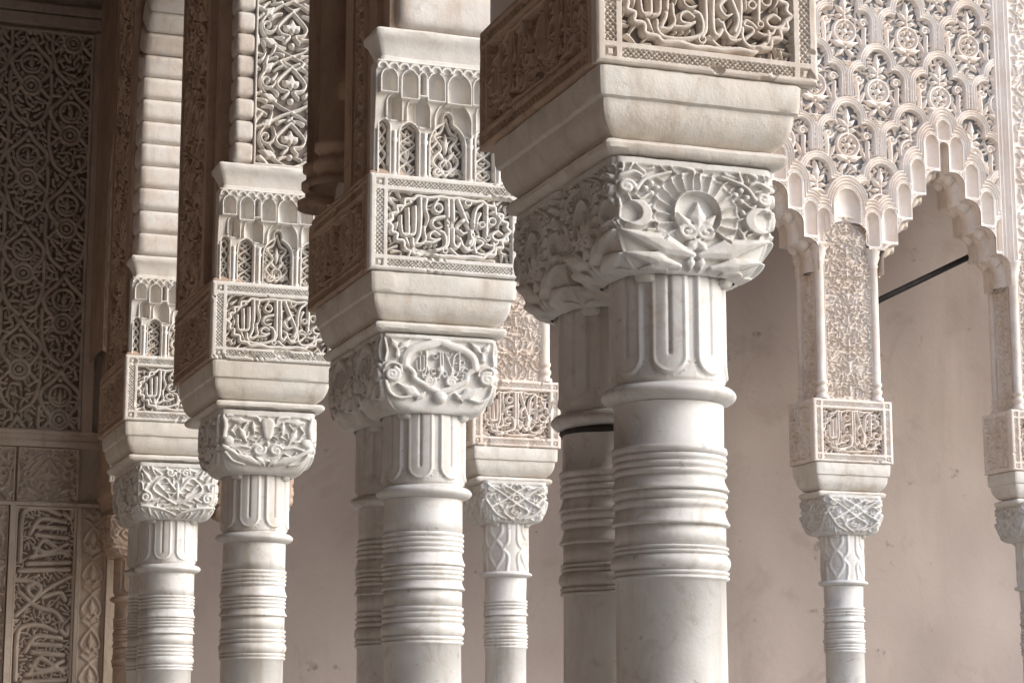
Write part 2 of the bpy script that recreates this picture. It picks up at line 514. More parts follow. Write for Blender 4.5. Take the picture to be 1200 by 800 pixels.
# ------------------------------------------------------------------ capitals
def cap_shell(F):
    W = .29
    def m(x, y): return ((x - 335) / 485 * W, .225 - (y - (18 + .085 * (x - 335))) / 1672 - .002)
    s = 1 / 1672
    X, Z = F.X, F.Z
    h = np.zeros_like(X)
    c = m(578, 215)
    R = np.hypot(X - c[0], (Z - c[1]) * .9); th = np.arctan2(X - c[0], (Z - c[1]) * .9)
    sh = (R > .043) & (R < .0815) & (np.abs(th) < 2.25)
    gad = np.abs(np.cos(th * 10.5 + (R - .043) * 24 * np.sign(th)))
    sh = sh & (R < .0765 + .005 * gad)
    for sg in (1, -1):
        def mm(x, y): p = m(x, y); return p if sg > 0 else (W - p[0] + (2 * c[0] - W), p[1])
        F.leaf(mm(565, 350), mm(342, 262), 36 * s)
        F.leaf(mm(520, 385), mm(338, 335), 27 * s)
        F.leaf(mm(470, 395), mm(350, 385), 14 * s)
        F.leaf(mm(545, 335), mm(590, 292), 17 * s)
        F.leaf(mm(560, 395), mm(560, 350), 16 * s)
        F.spiral(mm(470, 290), 22 * s, 7 * s, 1.5, 1.3, -sg)
        F.spiral(mm(368, 122), 24 * s, 8 * s, 0, 1.4, sg)
        F.leaf(mm(345, 160), mm(345, 225), 12 * s)
        F.line([mm(395, 130), mm(420, 95), mm(460, 80), mm(500, 70)], 8 * s, 5 * s)
        F.line([mm(345, 85), mm(385, 70), mm(410, 80)], 8 * s, 6 * s)
        for dx, dy in ((0, -18), (0, 18), (-18, 0), (18, 0)):
            F.disc(mm(440 + dx, 125 + dy), 10 * s)
        F.line([mm(440, 140), mm(410, 160), mm(395, 150)], 5 * s)
        F.spiral(mm(548, 268), 30 * s, 9 * s, .6 if sg > 0 else 2.5, 1.4, -sg)
        F.leaf(mm(560, 262), mm(518, 205), 16 * s); F.leaf(mm(570, 285), mm(630, 225), 12 * s)
    F.leaf(m(580, 262), m(580, 172), 26 * s)
    h = F.height(.015, .0011, .3, .012)
    G = Field(F.xs, F.zs)
    G.S = F.S.copy(); G.S = np.minimum(G.S, np.where(sh | (R < .043), -.01, .1))
    S0 = G.S.copy()
    G.fill(.024, 0, W, .085, .21, random.Random(6), gap=.1)
    G.S = np.where(S0 < 0, .1, G.S)
    h = np.maximum(h, G.height(.010, .0011, .2, .006))
    for sg, cc in ((1, m(396, 210)), (-1, m(772, 235))):       # crescent moons at the corners
        d1 = np.hypot(X - cc[0], Z - cc[1]) - 47 * s
        d2 = np.hypot(X - cc[0] + sg * 20 * s, Z - cc[1] - 2 * s) - 33 * s
        d = np.maximum(d1, -d2)
        h = np.maximum(h * (d1 > -.001), .012 * np.clip(.5 - d / .003, 0, 1))
    rim = np.exp(-((R - .043) / .003) ** 2)
    h = np.where(sh, np.maximum(h * .5, .013 - .011 * np.clip(gad * 1.15, 0, 1) ** .7 + .003 * np.exp(-((R - .0765) / .003) ** 2)), h)
    h = np.maximum(h, np.where(np.abs(th) < 2.3, .016 * np.clip(rim, 0, 1), 0))
    top = Z > .212
    return np.where(top, .006, h)


def cap_motto(F):
    W = .29
    def m(x, y): return ((x - 110) / 790 * W, .225 - (y - (92 + .07 * (x - 110))) / 2724 - .002)
    s = 1 / 2724
    X, Z = F.X, F.Z
    c = m(508, 330)
    for sg in (1, -1):
        def mm(x, y): p = m(x, y); return p if sg > 0 else (2 * c[0] - p[0], p[1] + 0)
        F.line([mm(508, 150), mm(430, 185), mm(330, 215), mm(275, 275), mm(265, 345)], 36 * s, 30 * s)     # ogee frame
        F.line([mm(265, 345), mm(320, 400), mm(330, 450), mm(400, 500), mm(440, 530), mm(508, 560)], 20 * s, 24 * s)
        F.spiral(mm(178, 415), 52 * s, 17 * s, 1.2, 1.6, -sg)
        F.line([mm(120, 355), mm(165, 325), mm(225, 345), mm(245, 400)], 14 * s, 10 * s)
        F.leaf(mm(360, 590), mm(215, 490), 46 * s)
        F.line([mm(130, 470), mm(150, 560), mm(210, 600), mm(290, 590)], 18 * s, 12 * s)
        F.spiral(mm(432, 470), 40 * s, 14 * s, .5, 1.5, -sg)
        F.leaf(mm(205, 215), mm(165, 130), 26 * s); F.leaf(mm(225, 215), mm(300, 140), 26 * s)
        F.line([mm(210, 215), mm(210, 270)], 12 * s, 20 * s)
        F.leaf(mm(400, 560), mm(330, 620), 22 * s)
        F.line([mm(118, 130), mm(140, 220), mm(128, 300)], 14 * s, 8 * s)
    F.leaf(m(508, 420), m(508, 340), 26 * s)
    h = F.height(.013, .0012, .25, .010)
    ball = np.maximum(0, 1 - (np.hypot(X - c[0], Z - m(515, 600)[1]) / .020) ** 2)
    h = np.maximum(h, .018 * np.sqrt(ball))
    G = Field(F.xs, F.zs)
    draw_script(G, m(300, 0)[0], m(725, 0)[0], m(0, 450)[1], m(0, 195)[1], 1.15, False)
    ins = (np.abs(X - c[0]) < .078 - .045 * np.clip((Z - m(0, 330)[1]) / .065, 0, 1) ** 1.5) & (Z > m(0, 425)[1]) & (Z < m(0, 205)[1])
    h = np.where(ins, np.maximum(h, G.height(.010, .0012, .2, .003)), h)
    top = Z > .214
    return np.where(top, .007, h)


def cap_shield(F):
    W = .29
    def m(x, y): return ((x - 190) / 500 * W, .215 - (y - (80 + .03 * (x - 190))) / 1724)
    s = 1 / 1724
    X, Z = F.X, F.Z
    c = m(440, 200)
    for sg in (1, -1):
        def mm(x, y): p = m(x, y); return p if sg > 0 else (2 * c[0] - p[0], p[1])
        F.leaf(mm(250, 130), mm(345, 135), 22 * s)
        F.line([mm(200, 100), mm(215, 160), mm(205, 230)], 12 * s, 16 * s)
        F.leaf(mm(290, 180), mm(330, 270), 20 * s); F.leaf(mm(360, 140), mm(365, 215), 15 * s)
        F.disc(mm(233, 255), 28 * s)
        F.spiral(mm(395, 312), 34 * s, 11 * s, .4, 1.4, -sg)
        F.line([mm(200, 290), mm(260, 330), mm(310, 370), mm(390, 390), mm(440, 380)], 15 * s, 8 * s)
        F.line([mm(250, 300), mm(300, 290), mm(345, 300)], 9 * s, 6 * s)
        F.line([mm(330, 100), mm(380, 110), mm(395, 135)], 8 * s)
        F.leaf(mm(400, 400), mm(255, 330), 24 * s); F.leaf(mm(430, 405), mm(370, 350), 16 * s); F.line([mm(215, 330), mm(250, 380), mm(310, 400)], 12 * s, 7 * s)
    for y0, y1, w in ((130, 250, 36),):
        F.seg(m(440, 150), m(440, 225), 38 * s, 24 * s)
    F.leaf(m(440, 260), m(440, 290), 10 * s); F.disc(m(440, 120), 12 * s)
    F.fill(.022, .004, W - .004, .07, .2, random.Random(14), mirror=W / 2, gap=.1, tries=400)
    h = F.height(.013, .0013, .25, .009)
    return np.where(Z > .205, .006, h)


def cap_scroll(F, size=.034, depth=.013, seed=4):
    W = .29
    rng = random.Random(seed)
    c = W / 2
    for sg in (1, -1):
        F.spiral((c + sg * .115, .085), .022, .006, 1.57, 1.5, sg)
        F.line([(c + sg * .01, .12), (c + sg * .05, .165), (c + sg * .09, .12), (c + sg * .04, .08), (c + sg * .005, .06)], .0055, .004)
        F.spiral((c + sg * .028, .185), .016, .005, 0, 1.3, sg)
        F.line([(c + sg * .14, .05), (c + sg * .08, .045), (c + sg * .03, .03), (c, .015)], .007, .004)
        F.leaf((c + sg * .10, .15), (c + sg * .13, .195), .009)
    F.leaf((c, .085), (c, .15), .010)
    F.fill(size, .0, W, .012, .2, rng, mirror=c, gap=.1)
    h = F.height(depth, .0015, .3, .008)
    return np.where(F.Z > .208, .006, h)


def cap_knot(F):
    """Interlaced straps of the slender columns."""
    W = .29
    rng = random.Random(8)
    c = W / 2
    for sg in (1, -1):
        F.line([(c - sg * .13, .20), (c - sg * .06, .15), (c, .10), (c + sg * .06, .06), (c + sg * .02, .02)], .0065)
        F.line([(c - sg * .12, .08), (c - sg * .06, .115), (c, .165), (c + sg * .05, .195)], .0065)
        F.spiral((c + sg * .118, .18), .017, .005, 0, 1.4, sg)
        F.spiral((c + sg * .06, .19), .014, .005, 0, 1.2, -sg)
        F.line([(c + sg * .14, .12), (c + sg * .10, .05), (c + sg * .05, .02)], .006)
    F.ring((c, .13), .018, .005); F.disc((c, .13), .008)
    F.fill(.03, .004, W - .004, .015, .2, rng, mirror=c, gap=.1)
    h = F.height(.016, .003, .3, .006)
    return np.where(F.Z > .207, .006, h)


def capital_mesh(cx, cy, hx, hy, r0, ztop, hgt, pattern, n_a, n_z, square=14.0, seed=0):
    """Square block above that rounds down into the circular neck; the carving displaces all four faces."""
    xs = np.linspace(0, .29, n_a); zs = np.linspace(0, .225, n_z)
    F = Field(xs, zs)
    hh = pattern(F)
    rows = []
    t = 1 - zs / .225                               # 0 top .. 1 bottom
    k = np.clip((t - .48) / .52, 0, 1)
    shrink = 1 - np.sqrt(np.clip(1 - k ** 2.2, 0, 1))
    a = np.linspace(-1, 1, n_a)
    fade = np.clip((1 - np.abs(a)) / .05, 0, 1)
    ex = square * (1 - k) ** .75 + 2.4
    for j in range(n_z):
        w = shrink[j]
        ax, ay = hx + (r0 - hx) * w, hy + (min(r0, hy) - hy) * w
        n = ex[j]
        sides = []
        for s in range(4):
            q = np.stack([a, -np.ones_like(a)], 1) if s == 0 else np.stack([np.ones_like(a), a], 1) if s == 1 else np.stack([-a, np.ones_like(a)], 1) if s == 2 else np.stack([-np.ones_like(a), -a], 1)
            nn = (np.abs(q[:, 0]) ** n + np.abs(q[:, 1]) ** n) ** (1 / n)
            u = q / nn[:, None]
            g = np.sign(u) * np.abs(u) ** (n - 1)
            g /= np.linalg.norm(g, axis=1)[:, None]
            hf = hh[j] * fade + .004 * (1 - fade)
            p = np.stack([u[:, 0] * ax, u[:, 1] * ay], 1) + g * (hf * (1 - .35 * w))[:, None]
            sides.append(p[:-1])
        q = np.concatenate(sides)
        rows.append(np.concatenate([q, np.full((len(q), 1), ztop - hgt * t[j])], 1))
    m = 4 * (n_a - 1)
    P = np.concatenate(rows)
    P[:, 2] += wobble(P, .0008, 40, seed)
    P[:, 0] += cx; P[:, 1] += cy
    i = np.arange(n_z - 1)[:, None]; j = np.arange(m)[None, :]; j2 = (j + 1) % m
    Q = np.stack([i * m + j, i * m + j2, (i + 1) * m + j2, (i + 1) * m + j], -1).reshape(-1, 4)
    return P, Q


def neck_mesh(cx, cy, r, z1, z0, kind, n=240, m=90):
    """The necking above the collar: tongues with round ends, or a knotted strap."""
    A = np.linspace(0, 2 * np.pi, n, endpoint=False); T = np.linspace(0, 1, m)
    TT, AA = np.meshgrid(T, A, indexing='ij')
    H = z1 - z0
    if kind == 'tongue':
        N = 8
        w = 2 * np.pi * r / N
        x = ((AA / (2 * np.pi) * N) % 1 - .5) * w
        z = TT * H                                     # from the bottom
        half = w * .42
        zc = .012 + half
        d = np.where(z < zc, np.hypot(x, z - zc) - half, np.abs(x) - half)
        h = -.0045 * np.exp(-((d - .0005) / .0024) ** 2) - .004 * (d > .003)
        h += .0022 * np.exp(-((d + .006) / .002) ** 2)
        slot = np.where(z > H * .26, np.abs(x), np.hypot(x, z - H * .26))
        h -= .0045 * np.exp(-(slot / .0026) ** 2)
        h -= .004 * np.exp(-((z - .004) / .003) ** 2)
    else:
        x = ((AA / (2 * np.pi) * 4) % 1 - .5) * (2 * np.pi * r / 4)
        z = TT * H
        F = Field(np.linspace(-.08, .08, 120), np.linspace(0, H, 120))
        for s in (1, -1):
            F.line([(s * .022, H * 1.0), (s * .022, H * .78), (-s * .022, H * .5), (-s * .03, H * .3), (s * .0, H * .06)], .007)
            F.line([(s * .05, H), (s * .05, H * .6), (s * .03, H * .45), (s * .05, H * .3), (s * .045, 0)], .006)
        S = F.height(.005, .003, .2, .006)
        ix = np.clip(((x + .08) / .16 * 119).astype(int), 0, 119); iz = np.clip((z / H * 119).astype(int), 0, 119)
        h = S[iz, ix] - .002
    R = r + h
    P = np.stack([cx + np.cos(AA) * R, cy + np.sin(AA) * R, z0 + TT * H], -1).reshape(-1, 3)
    i = np.arange(m - 1)[:, None]; j = np.arange(n)[None, :]; j2 = (j + 1) % n
    Q = np.stack([i * n + j, i * n + j2, (i + 1) * n + j2, (i + 1) * n + j], -1).reshape(-1, 4)
    return P, Q


def torus_prof(r, z1, z0, out, n=9):
    return [(r + out * math.sin(math.pi * k / (n - 1)) ** .7, z1 + (z0 - z1) * k / (n - 1)) for k in range(n)]


def ring_profile(r, bands):
    """Shaft profile with turned rings; bands: (z_top, z_bottom, 'kind')."""
    p = []
    for z1, z0, kind in bands:
        if kind == 'plain':
            p += [(r, z1), (r, z0)]
        elif kind == 'fine':                       # a bundle of thin rings
            n = max(2, int(round((z1 - z0) / .0135)))
            s = (z1 - z0) / n
            for k in range(n):
                a = z1 - k * s
                p += [(r - .002, a), (r + .0035, a - s * .22), (r + .0045, a - s * .5), (r + .003, a - s * .8), (r - .002, a - s)]
        elif kind == 'bell':                       # a big torus flaring downwards
            p += [(r - .001, z1), (r + .001, z1 - (z1 - z0) * .35), (r + .005, z1 - (z1 - z0) * .72), (r + .0075, z1 - (z1 - z0) * .85), (r + .006, z1 - (z1 - z0) * .97), (r, z0)]
        elif kind == 'roll':
            p += torus_prof(r, z1, z0, .007, 8)
        elif kind == 'lip':
            p += [(r, z1), (r + .005, z1 - .002), (r + .006, z1 - (z1 - z0) * .6), (r + .002, z0)]
    q = []
    for a, b in zip(p[:-1], p[1:]):
        q.append(a)
    q.append(p[-1])
    return q


def zpx(y): return ZT - .628 - .00137 * (y - 515)     # heights read off the nearest shaft


BANDS_A = [(521, 531, 'lip'), (531, 558, 'fine'), (558, 576, 'bell'), (576, 598, 'fine'), (598, 618, 'bell'), (618, 642, 'plain'),
           (642, 653, 'fine'), (653, 672, 'roll'), (672, 684, 'fine')]
BANDS_B = [(512, 530, 'plain'), (530, 566, 'fine'), (566, 590, 'bell'), (590, 615, 'fine'), (615, 632, 'bell'), (632, 660, 'plain'),
           (660, 690, 'fine'), (690, 712, 'roll'), (712, 728, 'fine')]
BANDS_C = [(492, 520, 'fine'), (520, 538, 'bell'), (538, 560, 'plain'), (560, 588, 'fine'), (588, 604, 'roll'), (604, 632, 'fine')]


def column(x, y, label, group, r=.0935, cap=cap_scroll, hx=.145, hy=.145, na=110, nz=86, bands=BANDS_A, neck='tongue',
           z_cap=-.147, z_neck=-.336, z_col=-.507, z_shaft=-.535, seed=0, drop=0.0, lift=.031, mats=(None, None)):
    """A marble column: base, shaft with turned rings, collar, necking, capital (> volutes)."""
    t = thing('marble_column', (x, y, 0), label, 'column', group)
    ms, mc = mats[0] or M_MARBLE, mats[1] or M_CAPITAL
    zt = ZT - drop
    P, Q = capital_mesh(x, y, hx, hy, r + .010, ZT + z_cap, (z_cap - z_neck) + drop, cap, na, nz, seed=seed)
    c = obj('capital', P, Q, mc, t)
    vs = []
    for sx, sy in ((1, 1), (1, -1), (-1, 1), (-1, -1)):    # small scroll consoles under the bell, at its corners
        a = math.atan2(sy, sx)
        px, py = x + math.cos(a) * (r + .008), y + math.sin(a) * (min(r, hy - .02) + .008)
        zc = zt + z_neck + .002
        pts = lathe(0, 0, [(.0005, .017), (.010, .016), (.0135, .012), (.0135, -.012), (.010, -.016), (.0005, -.017)], 14)
        V = np.array(pts[0])[:, [0, 2, 1]]
        ca, sa = math.cos(a), math.sin(a)
        V = np.stack([px + V[:, 0] * ca - V[:, 1] * sa, py + V[:, 0] * sa + V[:, 1] * ca, zc + V[:, 2]], 1)
        obj('volute', V, pts[1], mc, c)
    P, Q = neck_mesh(x, y, r + .007, zt + z_neck + .006, zt + z_col - .001, neck)
    obj('neck', P, Q, ms, t)
    P, Q = lathe(x, y, [(r - .01, zt + z_col + .001)] + torus_prof(r + .006, zt + z_col, zt + z_shaft, .016, 11) + [(r - .012, zt + z_shaft - .004)], 72, .0012, seed)
    obj('collar', P, Q, ms, t)
    prof = [(r, zt + z_shaft - .002)]
    b = [(zpx(a) - drop + lift, zpx(c_) - drop + lift, k) for a, c_, k in bands]
    prof += ring_profile(r, b)
    zl = prof[-1][1]
    for k in range(1, 9):
        f = k / 8
        prof.append((r - .001 + .006 * f * f, zl + (.16 - zl) * f))
    P, Q = lathe(x, y, prof, 128, .0016, seed + 3)
    obj('shaft', P, Q, ms, t)
    R = r + .006
    P, Q = lathe(x, y, [(R, .162)] + torus_prof(R, .16, .13, .02) + [(R + .004, .12), (R + .004, .11)] + torus_prof(R + .01, .105, .06, .035) + [(R + .05, .055), (R + .05, 0)], 64)
    obj('base', P, Q, ms, t)
    return t


# ------------------------------------------------------------------ near arcade: piers on coupled columns
W_B, D_B = .41, .60


def impost_prof(zt=ZT):
    p = [(0, .009), (-.004, .006), (-.042, .008), (-.050, .010), (-.054, .016)]
    for k in range(1, 9):
        a = k / 8 * math.pi / 2
        p.append((-.054 - .060 * math.sin(a) * 1.0, .016 + .040 * (1 - math.cos(a)) ** 1.0))
    p += [(-.116, .044), (-.119, .030), (-.126, .024), (-.134, .025), (-.141, .032), (-.1455, .046)]
    return [(zt + z, e) for z, e in p]


def muqarnas_fn(W, H, seed):
    """Stalactite block: little arched panels between colonnettes, two tiers of hollow niches above."""
    def fn(F):
        X, Z = F.X, F.Z
        h = np.full_like(X, -.030)
        rng = random.Random(seed)
        pm = np.zeros(X.shape, bool)
        panels = [(.012, .038, .142), (.066, .114, .136), (.145, .234, .138), (.264, .312, .136), (.336, W - .008, .14)]
        cols = [(.051, .0115), (.1295, .0115), (.248, .0115), (.323, .011)]
        for x0, x1, zt in panels:
            c, hw = (x0 + x1) / 2, (x1 - x0) / 2
            G = Field(F.xs, F.zs)
            if hw > .03:
                for s in (1, -1):
                    G.line([(c, zt + .03), (c + s * .012, zt - .005), (c + s * .03, zt - .02), (c + s * .012, zt - .05), (c + s * .033, .055), (c, .02)], .0035)
                    G.leaf((c + s * .005, .06), (c + s * .024, .085), .006); G.spiral((c + s * .02, .03), .012, .003, 0, 1.2, s)
                G.leaf((c, zt - .06), (c, zt - .01), .007); G.ring((c, .045), .014, .003)
            else:
                for q in range(4):
                    for s in (1, -1):
                        G.line([(c, .012 + q * .032), (c + s * hw * .75, .028 + q * .032), (c, .044 + q * .032)], .0026)
            G.fill(.017, x0 + .004, x1 - .004, .01, zt + .01, rng, mirror=c, gap=.1)
            rel = -.040 + G.height(.014, .0012, .2, .003)
            r2 = hw
            top = np.where(Z > zt - r2, np.hypot(np.abs(X - c) + .3 * hw, Z - (zt - r2)) - 1.3 * r2, np.abs(X - c) - hw)
            d = np.maximum(top, .007 - Z)
            if hw > .03:
                tip = np.hypot((X - c) * 1.7, (Z - zt - .018)) - .020
                d = np.minimum(d, tip)
            h = np.where(d < 0, rel, h)
            h = np.where((d >= 0) & (d < .005), -.010, h)
            pm |= d < .005
        hp = h.copy()
        for cx, r in cols:
            d = np.abs(X - cx)
            rr = np.where((Z > .090) & (Z < .100), r * 1.15, r * (.80 + 9 * np.clip(Z - .100, 0, .018)))
            rr = np.where((Z < .012), r * 1.2, rr)
            b = np.sqrt(np.clip(1 - (d / rr) ** 2, 0, 1))
            h = np.where((d < rr) & (Z < .118), np.maximum(h, -.03 + .024 * b), h)
        def cell(c, hw, z0, z1, face, dep, spl=0.0):
            nonlocal h
            zc = z1 - hw
            d = np.where(Z > zc, np.hypot(np.abs(X - c) + .25 * hw, (Z - zc)) - 1.25 * hw, np.abs(X - c) - hw)
            d = np.maximum(d, z0 - Z)
            t = np.clip((X - c) / hw, -1, 1)
            crown = np.clip((Z - zc) / hw, 0, 1)
            hol = face - dep * np.sqrt(np.clip(1 - t * t, 0, 1)) * (1 - .3 * crown ** 2)
            if spl: hol = hol + spl * np.exp(-(t / .08) ** 2)
            h = np.where(d < 0, hol, h)
            h = np.where((d >= 0) & (d < .0042), np.maximum(h, face + .003), h)
        # lower tier stands proud of the panels, the upper one further out
        low = (Z > .118)
        h = np.where(low & (h < -.02), np.maximum(h, -.013 + .010 * np.clip((Z - .118) / .085, 0, 1) ** .8), h)
        for c, hw, z0, z1 in ((.048, .018, .146, .204), (.110, .028, .134, .201), (.200, .046, .120, .195), (.290, .028, .134, .201), (.344, .014, .146, .2)):
            cell(c, hw, z0, z1, -.003, .030, .006)
            lip = (np.abs(X - c) < hw) & (Z > z0 - .006) & (Z <= z0)
            h = np.where(lip, -.008, h)
        h = np.where((Z > .205) & (h < .0), np.maximum(h, -.004), h)
        for c, hw, z0, z1 in ((.032, .019, .213, .266), (.085, .020, .200, .265), (.118, .0075, .210, .264), (.153, .020, .200, .265), (.213, .029, .198, .266), (.272, .020, .200, .265), (.305, .0075, .210, .264), (.338, .016, .205, .264)):
            cell(c, hw, z0, z1, .006, .036)
        h = np.where(pm, hp, h)
        n = int(W / .026)
        lx = (X / W * n) % 1 - .5
        lace = np.abs(np.hypot(lx, (Z - .270) / .034) - .45) < .10
        band = (Z > .2705) & (Z < .287)
        h = np.where(band, np.where(lace, .010, .002), h)
        h = np.where(Z >= .287, .011, h)
        e = np.minimum(X, W - X)
        h = np.where(e < .008, np.maximum(h, -.016), h)
        return h
    return fn


def pier(x0, y0, label, stucco, seed, res=.0016, w=W_B, left_res=.003, upper=True):
    """Pier on the columns: impost, inscribed block, stalactite block, cornice, side strips."""
    t = thing('arcade_pier', (x0, y0, ZT), label, 'pier', 'piers of the near arcade')
    d = D_B
    P, F = loft_rect(x0, x0 + .388, y0, y0 + .545, impost_prof(), seed=seed)
    obj('impost', P, F, M_IMPOST, t, smooth=True).data.set_sharp_from_angle(angle=math.radians(38))
    HB = .240
    V, F = box(x0 + .026, x0 + w - .004, y0 + .026, y0 + d, ZT + .001, ZT + HB)
    blk = obj('inscribed_block', V, F, stucco, t, False)
    relief('inscription', stucco, blk, (x0 + .0, y0, ZT + .002), (1, 0, 0), (0, 0, 1), w, HB - .002, inscription_fn(w, HB - .002, .021, seed, .0010), res, .024)
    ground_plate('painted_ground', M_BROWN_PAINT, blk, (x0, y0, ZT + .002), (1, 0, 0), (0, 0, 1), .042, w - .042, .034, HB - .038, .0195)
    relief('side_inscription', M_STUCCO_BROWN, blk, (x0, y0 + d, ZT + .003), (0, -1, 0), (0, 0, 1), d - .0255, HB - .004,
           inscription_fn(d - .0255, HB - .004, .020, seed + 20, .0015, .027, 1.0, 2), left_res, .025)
    ground_plate('painted_ground', M_DARK_GROUND, blk, (x0, y0 + d, ZT + .003), (0, -1, 0), (0, 0, 1), .042, d - .068, .034, HB - .042, .0186)
    if not upper: return t
    zm = ZT + HB
    x1 = x0 + .38
    V, F = box(x0 + .045, x1 - .004, y0 + .066, y0 + d - .02, zm, zm + .292)
    mb = obj('stalactite_block', V, F, M_STUCCO, t, False)
    relief('niche_front', M_STUCCO, mb, (x0 + .018, y0 + .022, zm + .001), (1, 0, 0), (0, 0, 1), .36, .290, muqarnas_fn(.36, .290, seed), res, .05)
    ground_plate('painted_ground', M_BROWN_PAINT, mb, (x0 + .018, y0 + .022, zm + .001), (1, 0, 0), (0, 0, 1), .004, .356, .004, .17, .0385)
    prof = [(zm + .372, .004), (zm + .366, .0), (zm + .352, .002), (zm + .345, .008), (zm + .322, .017), (zm + .304, .022), (zm + .302, .018), (zm + .292, .018), (zm + .2905, .024)]
    P, F = loft_rect(x0 + .010, x1 + .004, y0 + .0, y0 + .12, prof, seed=seed + 2)
    obj('cornice', P, F, M_STUCCO, t).data.set_sharp_from_angle(angle=math.radians(40))
    return t


ARC = 'arcade of coupled marble columns'
PX = {1: (1.258, 3.063), 2: (1.350, 4.737), 3: (1.253, 6.1145), 4: (1.2267, 7.506)}

# side strips (the wall face that looks into the gallery) --------------------------------
def side_strip(t, x0, y0, y1, z0, z1, period, seed, mat=None, size=.028, res=.003):
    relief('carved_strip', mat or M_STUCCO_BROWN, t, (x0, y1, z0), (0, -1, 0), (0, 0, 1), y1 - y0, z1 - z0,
           scroll_fn(y1 - y0, z1 - z0, period, .014, seed, .007, size, .0018), res, .084 if period > .2 else .03)
    ground_plate('painted_ground', M_DARK_GROUND, t, (x0, y1, z0), (0, -1, 0), (0, 0, 1), .006, y1 - y0 - .006, .006, z1 - z0 - .006, .0128)


def rod(x, y, z0, z1, r, name, mat, t, capped=True):
    p = [(r * .9, z1)]
    if capped:
        p = [(r * 1.75, z1), (r * 1.75, z1 - r * 1.0), (r * 1.5, z1 - r * 1.3), (r * 1.6, z1 - r * 2.0), (r * 1.05, z1 - r * 3.6), (r * 1.25, z1 - r * 4.0), (r, z1 - r * 4.5)]
        k = min(r, .03)
        p += [(r, z0 + k * 4.2), (r * 1.22, z0 + k * 4.0), (r * 1.22, z0 + k * 3.4), (r, z0 + k * 3.2), (r, z0 + k * 2.7), (r * 1.28, z0 + k * 2.4), (r * 1.28, z0 + k * 1.8), (r * 1.05, z0 + k * 1.5), (r * 1.05, z0 + k), (r * 1.5, z0 + k * .7), (r * 1.5, z0)]
    else:
        p += [(r, z0)]
    P, Q = lathe(x, y, p, 24, .0006, int(x * 100) % 17)
    return obj(name, P, Q, mat, t)


Z_SPRING, Z_TOP = ZT + 1.24, ZT + 2.44


def side_trim(t, x0, y0, strips, rods, flat, off=.022, deep=.052):
    for a, b, per, sz in strips:
        side_strip(t, x0 + off, y0 + a, y0 + b, ZT + .262, Z_TOP - .35, per, int(a * 1000) + 3, size=sz)
    for a, r, zb in rods:
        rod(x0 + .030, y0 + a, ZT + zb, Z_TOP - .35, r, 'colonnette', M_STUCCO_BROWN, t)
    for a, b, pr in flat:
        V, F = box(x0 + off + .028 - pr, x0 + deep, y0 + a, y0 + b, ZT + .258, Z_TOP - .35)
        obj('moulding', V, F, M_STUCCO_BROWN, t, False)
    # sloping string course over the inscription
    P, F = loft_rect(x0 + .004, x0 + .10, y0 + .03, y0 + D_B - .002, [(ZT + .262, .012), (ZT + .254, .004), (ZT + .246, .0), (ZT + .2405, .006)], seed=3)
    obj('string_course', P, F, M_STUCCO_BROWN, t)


x, y = PX[1]
p1 = pier(x, y, 'nearest and largest pier, its broad inscribed block cut off by the top edge', M_STUCCO_TAN, 11, .0011, upper=False, left_res=.0017)
column(x + .190, y + .155, 'nearest column, thick banded shaft under the capital with a fanned shell arch', ARC, cap=cap_shell, hy=.116, na=180, nz=130, seed=1, z_col=-.515, z_shaft=-.543, lift=.019)
column(x + .190, y + .395, 'shaded column behind the nearest banded shaft, a chipped black joint under its collar', ARC, cap=cap_shell, hy=.116, na=130, nz=100, seed=2, drop=.012, z_col=-.515, z_shaft=-.543, lift=.019)
rear = [o for o in COL.objects if o.get('label', '').startswith('shaded column behind')][0]
P, Q = lathe(x + .190, y + .395, [(.087, ZT - .5565), (.0995, ZT - .557), (.1015, ZT - .560), (.098, ZT - .5645), (.091, ZT - .5675)], 120, .005, 3)
obj('black_joint', P, Q, M_IRON, rear)
x, y = PX[2]
p2 = pier(x, y, 'second pier from the front, above the capital with a script cartouche and spiral volutes', M_STUCCO, 12, .0013, left_res=.0022)
side_trim(p2, x, y, [(.15, .24, .16, .026)], [(.42, .050, .30), (.57, .045, .28)], [(.08, .145, .018), (.25, .32, .03)])
column(x + .190, y + .155, 'column under the lobed script cartouche and spiral volutes, second from the front', ARC, cap=cap_motto, hy=.116, bands=BANDS_B, na=150, nz=110, r=.096, seed=4)
column(x + .190, y + .395, 'shaded rear twin of the column that has the script cartouche capital', ARC, cap=cap_motto, hy=.116, na=90, nz=70, bands=BANDS_B, r=.096, seed=5)
x, y = PX[3]
p3 = pier(x, y, 'third pier from the front, with a tall white leaf scroll panel above its cornice', M_STUCCO, 13, .0015)
relief('leaf_panel', M_STUCCO, p3, (x + .118, y + .012, ZT + .614), (1, 0, 0), (0, 0, 1), .235, 1.08, scroll_fn(.235, 1.08, .175, .022, 5, .010, .036, .0016, 1), .0022, .05)
ground_plate('painted_ground', M_BROWN_PAINT, p3, (x + .118, y + .012, ZT + .614), (1, 0, 0), (0, 0, 1), .008, .227, .008, 1.07, .0205)
side_trim(p3, x, y, [(.20, .575, .24, .034)], [], [(.092, .15, .006), (.155, .195, .030), (.58, .605, .03)], .004, .088)
column(x + .185, y + .175, 'single column under the capital with a shield shaped motif, third from the front', ARC, cap=cap_shield, bands=BANDS_B, r=.096, na=130, nz=100, seed=7)
x, y = PX[4]
p4 = pier(x, y, 'fourth pier from the front, leftmost bright one, under a stack of rounded arch stones', M_STUCCO, 14, .0018)
side_trim(p4, x, y, [(.22, .56, .24, .034)], [(.115, .018, .27)], [(.15, .20, .028), (.57, .6, .03)])
